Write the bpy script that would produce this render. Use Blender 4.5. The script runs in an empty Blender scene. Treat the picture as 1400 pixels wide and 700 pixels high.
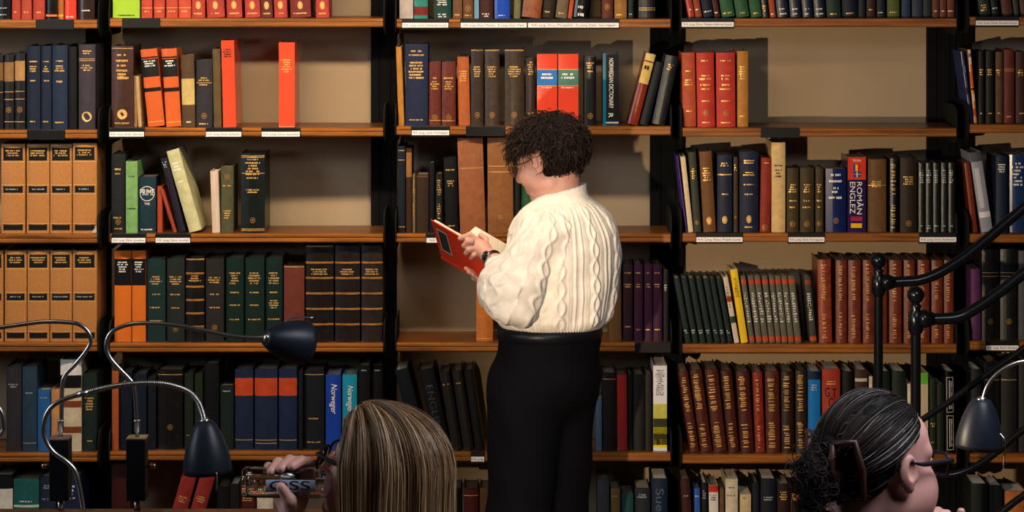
import bpy, bmesh, math, random
import numpy as np
from mathutils import Vector, Matrix
random.seed(7)
S = bpy.context.scene
C = S.collection
# ---------------------------------------------------------------- camera
F = 3424.0; CZ = 2.2; HY = -85.0           # focal length in px (1400 wide), eye height, horizon row
cd = bpy.data.cameras.new('camera'); cam = bpy.data.objects.new('camera', cd); C.objects.link(cam)
cam.location = (0, 0, CZ); cam.rotation_euler = (math.pi/2, 0, 0)
cd.sensor_width = 36; cd.lens = F/1400*36; cd.shift_y = -(350-HY)/1400; cd.clip_end = 60
S.camera = cam
def P(px, py, Y): return Vector(((px-700)*Y/F, Y, CZ-(py-HY)*Y/F))
# ---------------------------------------------------------------- world, lights, exposure
S.view_settings.view_transform = 'Standard'; S.view_settings.look = 'None'
S.view_settings.gamma = 1; S.view_settings.use_curve_mapping = False
S.view_settings.exposure = 0.0
w = bpy.data.worlds.new('room_air'); S.world = w; w.use_nodes = True
w.node_tree.nodes['Background'].inputs[0].default_value = (0.55, 0.62, 0.85, 1)
w.node_tree.nodes['Background'].inputs[1].default_value = 0.003
def area(name, loc, target, size, energy, col, sy=None):
    l = bpy.data.lights.new(name, 'AREA'); l.energy = energy; l.color = col; l.size = size
    if sy: l.shape = 'RECTANGLE'; l.size_y = sy
    o = bpy.data.objects.new(name, l); C.objects.link(o); o.location = loc
    o.rotation_euler = (Vector(target)-Vector(loc)).to_track_quat('-Z', 'Y').to_euler(); return o
sl_ = area('shelf_strip_light', (-.95, 7.05, 2.38), (-.95, 8.0, 1.42), 2.5, 20, (1, .79, .55), .07)
sl_.data.spread = math.radians(100)
area('ceiling_lamp_light', (-1.6, 3.6, 4.0), (-.5, 7.6, 1.4), .5, 7, (1, .80, .58))
area('skylight', (1.35, 4.0, 3.0), (.6, 4.2, 1.2), 1.1, 52, (.84, .89, 1))
area('window_light', (-3.8, 4.3, 2.5), (0, 6.6, 1.2), 1.0, 42, (.76, .85, 1), 1.5)
# ---------------------------------------------------------------- materials
def lin(h):
    h = h.lstrip('#'); c = [int(h[i:i+2], 16)/255 for i in (0, 2, 4)]
    return [x/12.92 if x <= .04045 else ((x+.055)/1.055)**2.4 for x in c]
MATS = {}
def mat(hexc, kind='c'):
    """c cloth, L worn leather, G glossy jacket, p paper, m metal, k plastic, s skin, f knit/fabric, h hair, w wall, o oak, d dark oak"""
    key = (hexc, kind)
    if key in MATS: return MATS[key]
    m = bpy.data.materials.new({'c': 'cloth', 'L': 'leather', 'G': 'jacket', 'p': 'paper', 'm': 'metal', 'k': 'plastic', 's': 'skin', 'f': 'fabric', 'h': 'hair', 'w': 'plaster', 'o': 'oak', 'i': 'gilt'}.get(kind, 'mat')+'_'+hexc)
    MATS[key] = m; m.use_nodes = True; nt = m.node_tree; N = nt.nodes; L = nt.links
    b = N['Principled BSDF']; r, g, bl = lin(hexc)
    if kind in 'cLG':                       # book cloths: deep colours are deeper than they look under the lamps
        q = min(1, (.25*r+.6*g+.15*bl)/.09)**.55; r, g, bl = r*q, g*q, bl*q
    tc = N.new('ShaderNodeTexCoord'); oi = N.new('ShaderNodeObjectInfo')
    add = N.new('ShaderNodeVectorMath'); add.operation = 'ADD'
    L.new(tc.outputs['Object'], add.inputs[0]); L.new(oi.outputs['Random'], add.inputs[1])
    def noise(scale, detail=3, rough=.6, vec=None):
        n = N.new('ShaderNodeTexNoise'); n.inputs['Scale'].default_value = scale; n.inputs['Detail'].default_value = detail
        n.inputs['Roughness'].default_value = rough; L.new(vec or add.outputs[0], n.inputs['Vector']); return n
    def ramp(src, stops):
        c = N.new('ShaderNodeValToRGB'); L.new(src, c.inputs[0]); e = c.color_ramp.elements
        while len(e) < len(stops): e.new(.5)
        for q, (p, col) in zip(e, stops): q.position = p; q.color = (*col, 1)
        return c
    def k(f): return (min(1, r*f), min(1, g*f), min(1, bl*f))
    def bump(src, st, dist=.001):
        n = N.new('ShaderNodeBump'); n.inputs['Strength'].default_value = st; n.inputs['Distance'].default_value = dist
        L.new(src, n.inputs['Height']); L.new(n.outputs[0], b.inputs['Normal'])
    def setc(o): L.new(o, b.inputs['Base Color'])
    if kind == 'c':
        n = noise(45, 5); setc(ramp(n.outputs[0], [(.3, k(.78)), (.7, k(1.12))]).outputs[0])
        n2 = noise(900, 2); bump(n2.outputs[0], .35, .0006); b.inputs['Roughness'].default_value = .55; b.inputs['Specular IOR Level'].default_value = .22
    elif kind == 'L':
        n = noise(60, 8, .75); setc(ramp(n.outputs[0], [(.34, k(.42)), (.5, k(1)), (.62, k(1.15)), (.74, (min(1, r*1.8+.06), min(1, g*1.8+.045), min(1, bl*1.8+.03)))]).outputs[0])
        n2 = noise(220, 5); bump(n2.outputs[0], .5, .001); b.inputs['Roughness'].default_value = .34
    elif kind == 'T':                       # tooled tan calf: fine gilt filigree over smooth leather
        n = noise(420, 4, .7); setc(ramp(n.outputs[0], [(.36, k(.72)), (.52, k(1)), (.66, (min(1, r*1.35), min(1, g*1.4), min(1, bl*1.5)))]).outputs[0])
        bump(n.outputs[0], .4, .0008); b.inputs['Roughness'].default_value = .4
    elif kind == 'G':
        n = noise(12, 2); setc(ramp(n.outputs[0], [(.3, k(.93)), (.7, k(1.05))]).outputs[0]); b.inputs['Roughness'].default_value = .22
    elif kind == 'p':
        mp = N.new('ShaderNodeMapping'); mp.inputs['Scale'].default_value = (900, 8, 8); L.new(add.outputs[0], mp.inputs[0])
        n = noise(1, 2, .5, mp.outputs[0]); setc(ramp(n.outputs[0], [(.3, k(.7)), (.7, k(1.1))]).outputs[0]); b.inputs['Roughness'].default_value = .8
    elif kind == 'm':
        b.inputs['Base Color'].default_value = (r, g, bl, 1); b.inputs['Metallic'].default_value = 1; b.inputs['Roughness'].default_value = .3
    elif kind == 'i':
        n = noise(350, 3); setc(ramp(n.outputs[0], [(.3, k(.65)), (.65, k(1.1))]).outputs[0]); b.inputs['Metallic'].default_value = .35; b.inputs['Roughness'].default_value = .4
    elif kind == 'k':
        n = noise(200, 2); setc(ramp(n.outputs[0], [(.3, k(.9)), (.7, k(1.1))]).outputs[0]); b.inputs['Roughness'].default_value = .42; b.inputs['Specular IOR Level'].default_value = .28
    elif kind == 'w':
        n = noise(3, 6); setc(ramp(n.outputs[0], [(.3, k(.93)), (.7, k(1.04))]).outputs[0])
        n2 = noise(260, 3); bump(n2.outputs[0], .25, .002); b.inputs['Roughness'].default_value = .85
    elif kind == 'o':
        mp = N.new('ShaderNodeMapping'); mp.inputs['Scale'].default_value = (3.5, 26, 70); L.new(add.outputs[0], mp.inputs[0])
        n = noise(1, 7, .65, mp.outputs[0])
        setc(ramp(n.outputs[0], [(.28, k(.22)), (.47, k(.75)), (.6, k(1.05)), (.8, k(1.5))]).outputs[0])
        bump(n.outputs[0], .35, .002); b.inputs['Roughness'].default_value = .36
    elif kind == 'v':
        b.inputs['Base Color'].default_value = (r, g, bl, 1); b.inputs['Roughness'].default_value = .85; b.inputs['Specular IOR Level'].default_value = .12
        n2 = noise(160, 4); bump(n2.outputs[0], .4, .003)
    elif kind == 's':
        n = noise(28, 4); setc(ramp(n.outputs[0], [(.3, (r*.94, g*.84, bl*.84)), (.7, k(1.04))]).outputs[0])
        b.inputs['Subsurface Weight'].default_value = .12; b.inputs['Subsurface Radius'].default_value = (.012, .005, .003); b.inputs['Roughness'].default_value = .48
        n2 = noise(500, 3); bump(n2.outputs[0], .12, .0006)
    elif kind == 'f':
        n = noise(40, 4); setc(ramp(n.outputs[0], [(.3, k(.88)), (.7, k(1.06))]).outputs[0])
        n2 = noise(420, 3); bump(n2.outputs[0], .5, .0015); b.inputs['Roughness'].default_value = .9
        b.inputs['Sheen Weight'].default_value = .15
    elif kind == 'h':
        gm = N.new('ShaderNodeNewGeometry')
        setc(ramp(gm.outputs['Random Per Island'], [(.0, k(.45)), (.35, k(.85)), (.7, k(1.15)), (1, (min(1, r*2.0), min(1, g*2.0), min(1, bl*2.0)))]).outputs[0])
        dk = r < .05; b.inputs['Roughness'].default_value = .5 if dk else .36; b.inputs['Specular IOR Level'].default_value = .3 if dk else .6
    return m
GOLD = mat('efbe6c', 'i'); WHITE = mat('e8e4dc', 'G'); DIM = mat('9c7034', 'i'); INK = mat('191613', 'c'); SILV = mat('b8bcc0', 'i')
# ---------------------------------------------------------------- builders
def link(o, parent=None):
    C.objects.link(o)
    if parent is not None: o.parent = parent
    return o
def mesh(name, v, f, m, parent=None, smooth=False):
    me = bpy.data.meshes.new(name); me.from_pydata([tuple(q) for q in v], [], f); me.update()
    if m is not None: me.materials.append(m)
    if smooth: me.polygons.foreach_set('use_smooth', [True]*len(me.polygons))
    return link(bpy.data.objects.new(name, me), parent)
def empty(name, loc, label=None, cat=None, group=None, rot=(0, 0, 0)):
    o = bpy.data.objects.new(name, None); o.empty_display_size = .02; C.objects.link(o); o.location = loc; o.rotation_euler = rot
    tag(o, label, cat, group); return o
def tag(o, label=None, cat=None, group=None, kind=None):
    if label: o['label'] = label
    if cat: o['category'] = cat
    if group: o['group'] = group
    if kind: o['kind'] = kind
    return o
def boxv(x0, x1, y0, y1, z0, z1):
    return [(x0,y0,z0),(x1,y0,z0),(x1,y1,z0),(x0,y1,z0),(x0,y0,z1),(x1,y0,z1),(x1,y1,z1),(x0,y1,z1)]
BF = [(0,3,2,1),(4,5,6,7),(0,1,5,4),(1,2,6,5),(2,3,7,6),(3,0,4,7)]
def box(name, x0, x1, y0, y1, z0, z1, m, parent=None, bev=0):
    if not bev: return mesh(name, boxv(x0,x1,y0,y1,z0,z1), BF, m, parent)
    bm = bmesh.new(); vs = [bm.verts.new(q) for q in boxv(x0,x1,y0,y1,z0,z1)]
    for f in BF: bm.faces.new([vs[i] for i in f])
    bmesh.ops.bevel(bm, geom=bm.edges[:], offset=bev, segments=2, affect='EDGES', profile=.5)
    me = bpy.data.meshes.new(name); bm.to_mesh(me); bm.free(); me.materials.append(m)
    return link(bpy.data.objects.new(name, me), parent)
def prism(name, prof, x0, x1, m, parent=None, axis='x'):
    """closed profile of (y,z) points extruded along x"""
    n = len(prof); v = [(x0, y, z) for y, z in prof]+[(x1, y, z) for y, z in prof]
    f = [tuple(range(n)), tuple(range(2*n-1, n-1, -1))]+[(i, i+n, (i+1) % n+n, (i+1) % n) for i in range(n)]
    return mesh(name, v, f, m, parent)
def spline(pts, n=8):
    pts = [Vector(p) for p in pts]; out = []
    q = [pts[0]*2-pts[1]]+pts+[pts[-1]*2-pts[-2]]
    for i in range(1, len(q)-2):
        a, b, c, d = q[i-1:i+3]
        for k in range(n):
            t = k/n; out.append(.5*((2*b)+(c-a)*t+(2*a-5*b+4*c-d)*t*t+(3*b-a-3*c+d)*t**3))
    out.append(pts[-1]); return out
def tube(name, pts, r, m, parent=None, seg=10, cap=True):
    pts = [Vector(p) for p in pts]; n = len(pts); v = []; f = []
    rs = r if isinstance(r, (list, tuple)) else [r]*n
    up = Vector((0, 0, 1)); t0 = (pts[1]-pts[0]).normalized()
    if abs(t0.dot(up)) > .9: up = Vector((0, 1, 0))
    nrm = (up-t0*up.dot(t0)).normalized()
    for i in range(n):
        t = (pts[min(i+1, n-1)]-pts[max(i-1, 0)]).normalized()
        nrm = (nrm-t*nrm.dot(t)).normalized(); bi = t.cross(nrm)
        for k in range(seg):
            a = 2*math.pi*k/seg; v.append(pts[i]+(nrm*math.cos(a)+bi*math.sin(a))*rs[i])
    for i in range(n-1):
        for k in range(seg):
            f.append((i*seg+k, i*seg+(k+1) % seg, (i+1)*seg+(k+1) % seg, (i+1)*seg+k))
    if cap: f += [tuple(range(seg-1, -1, -1)), tuple(range((n-1)*seg, n*seg))]
    return mesh(name, v, f, m, parent, True)
def lathe(name, prof, origin, axis, m, parent=None, seg=28):
    """prof: (radius, height along axis)"""
    ax = Vector(axis).normalized(); u = ax.orthogonal().normalized(); w_ = ax.cross(u); o = Vector(origin); v = []; f = []
    for r, h in prof:
        for k in range(seg):
            a = 2*math.pi*k/seg; v.append(o+ax*h+(u*math.cos(a)+w_*math.sin(a))*r)
    for i in range(len(prof)-1):
        for k in range(seg): f.append((i*seg+k, i*seg+(k+1) % seg, (i+1)*seg+(k+1) % seg, (i+1)*seg+k))
    return mesh(name, v, f, m, parent, True)
def text_mesh(txt, h, shear=0):
    cu = bpy.data.curves.new('t', 'FONT'); cu.body = txt; cu.size = h*1.4; cu.align_x = 'CENTER'; cu.align_y = 'CENTER'; cu.shear = shear
    o = bpy.data.objects.new('t', cu); C.objects.link(o); dg = bpy.context.evaluated_depsgraph_get()
    me = bpy.data.meshes.new_from_object(o.evaluated_get(dg)); bpy.data.objects.remove(o); bpy.data.curves.remove(cu)
    v = [tuple(q.co) for q in me.vertices]; f = [tuple(p.vertices) for p in me.polygons]; bpy.data.meshes.remove(me)
    return v, f
# ---------------------------------------------------------------- the setting
YS = 8.0; DEP = .27; YB = YS+DEP
wall = mat('a38d70', 'w')
tag(box('wall_back', -4, 4, YB, YB+.15, 0, 4.4, wall), kind='structure')
tag(box('floor', -4, 4, -1, YB, -.1, 0, mat('4a3524', 'o')), kind='structure')
SHELF_Y = [25, 175, 320, 470, 620, 769]           # front top edge of each row of shelves
ROWZ = [P(0, y, YS).z for y in SHELF_Y]
BAYS = {'A': (-241, 133), 'B': (150, 524), 'C': (542, 917), 'D': (933, 1308), 'E': (1326, 1700)}
OFF = {'A': (2, 3, 1, -1, 0, 0), 'B': (0, 0, 0, 0, -2, 0), 'C': (1, -2, 0, -1, -1, 0), 'D': (0, 0, -1, 1, 2, 0), 'E': (-2, -5, 0, -3, 1, 0)}
PX = YS/F
black = mat('0b0b0c', 'v'); oak = mat('6a3d18', 'o'); lip = mat('94581f', 'o'); iron = mat('1a1917', 'v')
BLAB = {'A': 'black framed oak bookcase bay holding the tan encyclopedia sets', 'B': 'black framed oak bookcase bay beside the tan encyclopedias, with two coral red books',
        'C': 'black framed oak bookcase bay behind the standing reader', 'D': 'black framed oak bookcase bay holding the ROMÂN ENGLEZ dictionary',
        'E': 'black framed oak bookcase bay behind the stair handrails'}
TAPE = {('A',0):[(49,101)], ('A',1):[(37,89)], ('B',0):[(167,219)], ('C',1):[(637,691)], ('C',3):[(868,917)], ('D',1):[(1040,1093)]}
TXT = {('B',1):[(150,197,'R.R. Lang. Dicts. German'),(282,330,'R.R. Lang. Dicts. Icelandic'),(358,410,'R.R. Lang. Dicts. Japanese')],
       ('B',2):[(153,199,'R.R. Lang. Dicts. Jamaican'),(213,260,'R.R. Lang. Dicts. Kurdish')],
       ('C',0):[(550,613,'R.R. Lang. Dicts. Lithuanian (cont)'),(630,720,'R.R. Lang. Dicts. Maltese   R. Lang. Dicts. Manx'),(722,846,'R.R. Lang. Dicts. Mongolian   R. Lang. Dicts. Norwegian')],
       ('C',1):[(563,614,'R.R. Lang. Dicts. Norwegian')], ('C',2):[(583,600,'R.R.')], ('C',4):[(644,662,'R.R. Lang.')],
       ('D',0):[(932,1003,'R.R. Lang. Dicts. Modern Hebrew (cont)')], ('D',2):[(952,1015,'R.R. Lang. Dicts. Polish (cont)'),(1078,1127,'R.R. Lang. Dicts. Portuguese'),(1257,1307,'R.R. Lang. Dicts. Romanian')],
       ('E',0):[(1334,1392,'R.R. Lang. Dicts. Russian (cont)')], ('E',3):[(1348,1392,'R.R. Lang. Dicts. Sanskrit')]}
POST = {'A': [(-290, -241), (117, 151)], 'B': [(507, 542)], 'C': [(889, 935)], 'D': [(1268, 1307)], 'E': [(1308, 1329), (1640, 1710)]}
def shelf_z(b, r): return ROWZ[r]-OFF[b][r]*PX
def X8(px, Y=YS): return (px-700)*Y/F
for b, (bx0, bx1) in BAYS.items():
    root = empty('bookcase', (X8(bx1), YS, 0), BLAB[b], 'bookcase', 'bookcase bays along the wall')
    def Q(px): return X8(px)-X8(bx1)
    xr = Q(bx1)
    for (p0, p1) in POST[b]:                      # black posts against the wall, between the bays
        ya = DEP-.03; k = (YS+ya)/F
        box('upright', (p0-700)*k-X8(bx1), (p1-700)*k-X8(bx1), ya, DEP-.001, 0, 2.62, black, root, .002)
        for q in (.25, .7): xq = (p0+(p1-p0)*q-700)*k-X8(bx1); box('upright_bead', xq, xq+.006, ya-.005, ya, .02, 2.6, black, root, .0015)
    for r in range(6):
        z = shelf_z(b, r); th = .028
        xa, xb = Q(bx0)+.001, xr-.001
        sb = box('shelf_board', xa, xb, .02, DEP-.033, z-th, z, oak, root, .001)
        prism('nosing', [(.02,z),(.004,z),(.0,z-.003),(.0,z-.009),(.003,z-.011),(.003,z-.014),(.0,z-.016),(.0,z-.024),(.004,z-th),(.02,z-th)], xa, xb, lip, sb)
        # iron end plates that carry the board
        for xx in (xb+.001, xa-.006):
            prof = [(.238,z-.055),(.05,z-.055),(.02,z-.04),(.008,z-.026),(.008,z+.03),(.02,z+.058),(.05,z+.07),(.238,z+.07)]
            prism('bracket_plate', prof, xx, xx+.004, iron, root)
        for (p0, p1) in TAPE.get((b, r), []):
            box('label_holder', Q(p0), Q(p1), -.003, .012, z-th-.003, z+.001, mat('0c0c0d', 'k'), root, .001)
        for (p0, p1, s) in TXT.get((b, r), []):
            lh = box('label_holder', Q(p0)-.002, Q(p1)+.002, -.003, .018, z-th-.005, z+.001, mat('101011', 'k'), root, .001)
            box('paper_strip', Q(p0), Q(p1), -.0045, -.003, z-th+.001, z-.012, mat('ece3e0', 'k'), lh)
            v, f = text_mesh(s, .0068); wd = max(q[0] for q in v)-min(q[0] for q in v); sc = min(1.25, .92*(Q(p1)-Q(p0))/wd); cx = (Q(p0)+Q(p1))/2
            mesh('printed_text', [(cx+q[0]*sc, -.0049, z-th/2-.0055+q[1]) for q in v], f, mat('3a3434', 'k'), lh)
# ---------------------------------------------------------------- books
def on_spine(w, bul, x): return bul*(2*x/w)**2
def arc_patch(w, bul, x0, x1, z0, z1, e, n=6, notch=0):
    v = []; f = []
    for i in range(n+1):
        x = x0+(x1-x0)*i/n; y = on_spine(w, bul, x)-e; d = notch*(1-abs(2*i/n-1)**4) if notch else 0
        v += [(x, y, z0-d*.0+ (notch if notch and 0 < i < n else 0)), (x, y, z1-(notch if notch and 0 < i < n else 0))]
    for i in range(n): f.append((2*i, 2*i+2, 2*i+3, 2*i+1))
    return v, f
def merge(lst):
    V = []; Fs = []
    for v, f in lst:
        o = len(V); V += v; Fs += [tuple(i+o for i in q) for q in f]
    return V, Fs
def lettering(rng, w, bul, zt, n, lh, pitch, wf=.72):
    out = []
    for i in range(n):
        lw = w*wf*rng.uniform(.55, 1); x = -lw/2; z = zt-i*pitch; cw = lh*.62
        while x < lw/2-cw:
            if rng.random() < .14: x += cw; continue
            hh = lh*rng.uniform(.75, 1); a = x; c = x+cw*rng.uniform(.55, .85)
            out.append(([(a, on_spine(w, bul, a)-.0007, z-hh), (c, on_spine(w, bul, c)-.0007, z-hh), (c, on_spine(w, bul, c)-.0007, z), (a, on_spine(w, bul, a)-.0007, z)], [(0, 1, 2, 3)]))
            x += cw
    return out
def ring(w, bul, zc, rx, rz, inner=.55, n=18):
    v = []; f = []
    for k in range(n):
        a = 2*math.pi*k/n
        for s in (1, inner):
            x = rx*s*math.cos(a); v.append((x, on_spine(w, bul, x)-.0007, zc+rz*s*math.sin(a)))
    for k in range(n): j = (k+1) % n; f.append((2*k, 2*j, 2*j+1, 2*k+1))
    return v, f
def disc(w, bul, zc, rx, rz, n=16):
    v = [(rx*math.cos(2*math.pi*k/n), 0, zc+rz*math.sin(2*math.pi*k/n)) for k in range(n)]
    v = [(x, on_spine(w, bul, x)-.0008, z) for x, _, z in v]; return v, [tuple(range(n))]
def spine_text(root, w, bul, h, txt, f0, f1, m, vertical=True, up=False, size=None, shear=0, xo=0):
    """lettering running down (or across) the spine between height fractions f0..f1 from the top"""
    v, f = text_mesh(txt, 1, shear); xs = [q[0] for q in v]; ys = [q[1] for q in v]; tw = max(xs)-min(xs); th = max(ys)-min(ys)
    mx = (max(xs)+min(xs))/2; my = (max(ys)+min(ys))/2
    L = (f1-f0)*h; zc = h-(f0+f1)/2*h
    if vertical:
        s = L/tw; sy = (size or .5*w)/th
        q = [((y-my)*sy+xo, zc-(x-mx)*s) for x, y, _ in v]
    else:
        s = (size or .8*w)/tw; sy = L/th
        q = [((x-mx)*s+xo, zc+(y-my)*sy) for x, y, _ in v]
    mesh('lettering', [(x, on_spine(w, bul, x)-.0014, z) for x, z in q], f, m, root)
DECO_MAT = {'t': GOLD, 'w': WHITE, 'k': INK, 's': SILV, 'e': DIM}
def make_book(x0, x1, ytop, ybase_z, hexc, kind, deco, dx, recess, rng, name='book'):
    Y = YS+recess; s = Y/F
    cx = ((x0+x1)/2-700)*s; wd = (x1-x0)*s-.0009
    zt = CZ-(ytop-HY)*s; H = zt-ybase_z; a = math.atan2(dx*s, H)
    wd = wd*math.cos(a); h = (H-wd*abs(math.sin(a)))/math.cos(a)
    root = empty(name, (cx, Y, ybase_z+wd/2*abs(math.sin(a))+.0004), rot=(0, a, 0))
    dep = min(.205, max(.105, h*.68))*rng.uniform(.93, 1.03); dep = min(dep, DEP-.036-recess)
    bul = min(.007, wd*.13); t = min(.0032, wd*.16); n = 6
    if 'flat' in deco: bul = .0008
    # cover: C-shaped section, hinge groove behind the spine
    out = [(wd/2, dep)]; 
    if wd > .018: out += [(wd/2, bul+.011), (wd/2-.0011, bul+.008), (wd/2-.0011, bul+.006), (wd/2, bul+.003)]
    out += [(wd/2*(1-2*i/n), on_spine(wd, bul, wd/2*(1-2*i/n))) for i in range(n+1)]
    if wd > .018: out += [(-wd/2, bul+.003), (-wd/2+.0011, bul+.006), (-wd/2+.0011, bul+.008), (-wd/2, bul+.011)]
    out += [(-wd/2, dep)]
    inn = [(-wd/2+t, dep), (-wd/2+t, bul+t), (wd/2-t, bul+t), (wd/2-t, dep)]
    pr = out+inn; m_ = len(pr); no = len(out)
    v = [(x, y, 0) for x, y in pr]+[(x, y, h) for x, y in pr]
    f = [(i, i+m_, (i+1) % m_+m_, (i+1) % m_) for i in range(m_)]
    L0 = no; # inner indices
    half = no//2
    # caps: left board, spine, right board
    a0 = list(range(0, half+1)); b0 = list(range(half, no))
    f += [tuple(a0+[L0+2, L0+3]), tuple(b0+[L0, L0+1]), (half, L0+1, L0+2)]
    f += [tuple(reversed([i+m_ for i in q])) for q in (a0+[L0+2, L0+3], b0+[L0, L0+1], [half, L0+1, L0+2])]
    cov = mesh('cover', v, f, mat(hexc, kind), root)
    pg = rng.choice(['8d7c64', '9a8a72', '75664f', '6b5c48'])
    if 'white_pages' in deco: pg = 'd8cfbf'
    box('page_block', -wd/2+t, wd/2-t, bul+t, dep-.004, .002, h-.004, mat(pg, 'p'), root)
    let = {}; 
    lh = .0046
    for tk in deco.split():
        c = tk[0]; arg = tk[1:]
        if c in 'twks' and arg and (arg[0] == '.' or arg[0].isdigit()):
            fr, _, nn = arg.partition('x'); big = 1
            if '*' in nn: nn, bg = nn.split('*'); big = float(bg)
            let.setdefault(c, []).extend(lettering(rng, wd, bul, h-float(fr)*h, int(nn or 1), lh*big, .0075*big, .74))
        elif c == 'l':       # gilt rule(s)
            for fr in arg.split(';'):
                z = h-float(fr)*h; let.setdefault('t', []).append(arc_patch(wd, bul, -wd*.49, wd*.49, z-.0008, z+.0008, .0006))
        elif c == 'e':
            let.setdefault('e', []).append(ring(wd, bul, h-float(arg)*h, min(.0085, wd*.27), min(.0095, wd*.3), .72)); let['e'].append(disc(wd, bul, h-float(arg)*h, min(.0035, wd*.1), min(.004, wd*.12)))
        elif c == 'o':
            z = h-float(arg)*h; let.setdefault('t', []).append(ring(wd, bul, z, min(.008, wd*.25), .0125, .8)); let['t'].append(disc(wd, bul, z, min(.005, wd*.16), .009))
        elif c == 'd': let.setdefault('t', []).append(disc(wd, bul, h-float(arg)*h, min(.016, wd*.36), min(.016, wd*.36)))
        elif c == 'p':       # title patch  pf0-f1#hex
            rg, col = arg.split('#'); nt = 0
            if col.endswith('n'): col = col[:-1]; nt = .0012
            q0, q1 = rg.split('-'); hw = .5 if not nt else .41
            vv, ff = arc_patch(wd, bul, -wd*hw, wd*hw, h-float(q1)*h, h-float(q0)*h, .0004, 8, nt)
            mesh('title_patch', vv, ff, mat(col, 'c'), root)
        elif c == 'b':       # raised bands with gilt edges
            nb = int(arg)
            for i in range(nb):
                z = h*(.1+.8*(i+.5)/nb); bb = []
                for q in range(n+1):
                    x = wd/2*(1-2*q/n); y = on_spine(wd, bul, x); bb += [(x, y, z-.004), (x, y-.0028, z-.002), (x, y-.0028, z+.002), (x, y, z+.004)]
                mesh('raised_band', bb, [(4*q+j, 4*q+4+j, 4*q+5+j, 4*q+1+j) for q in range(n) for j in range(3)], mat('8a5c2c', 'L'), root)
        elif c == 'g':       # gilt tooling column: panels of small stamps down the spine
            lo, hi = .06, .94; k_ = 0; z = h*lo; ww = wd*(.36 if arg != 'w' else .62); xo = -wd*.08
            while z < h*hi:
                st = rng.choice([.003, .004, .0055])
                if not (h*.36 < z < h*.5):
                    let.setdefault('t', []).append(([(xo+q[0], q[1], q[2]) for q in arc_patch(wd, bul, -ww/2*rng.uniform(.4, 1), ww/2*rng.uniform(.4, 1), z, z+st*.6, .0006)[0]], arc_patch(wd, bul, -1, 1, 0, 1, 0)[1]))
                z += st+rng.choice([.0015, .003, .007])
        elif c == 'h':       # worn head and tail
            let.setdefault('hw', []).append(arc_patch(wd, bul, -wd*.5, wd*.5, h-.004, h, .0005))
    for c, lst in let.items():
        vv, ff = merge(lst)
        mesh('worn_head' if c == 'hw' else ('gilt_emblem' if c == 'e' else 'gilt_lettering' if c == 't' else 'printed_lettering'), vv, ff, mat('a5814f', 'L') if c == 'hw' else DECO_MAT[c], root)['kind'] = 'stuff'
    return root, wd, bul, h
SPEC = {}
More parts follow.
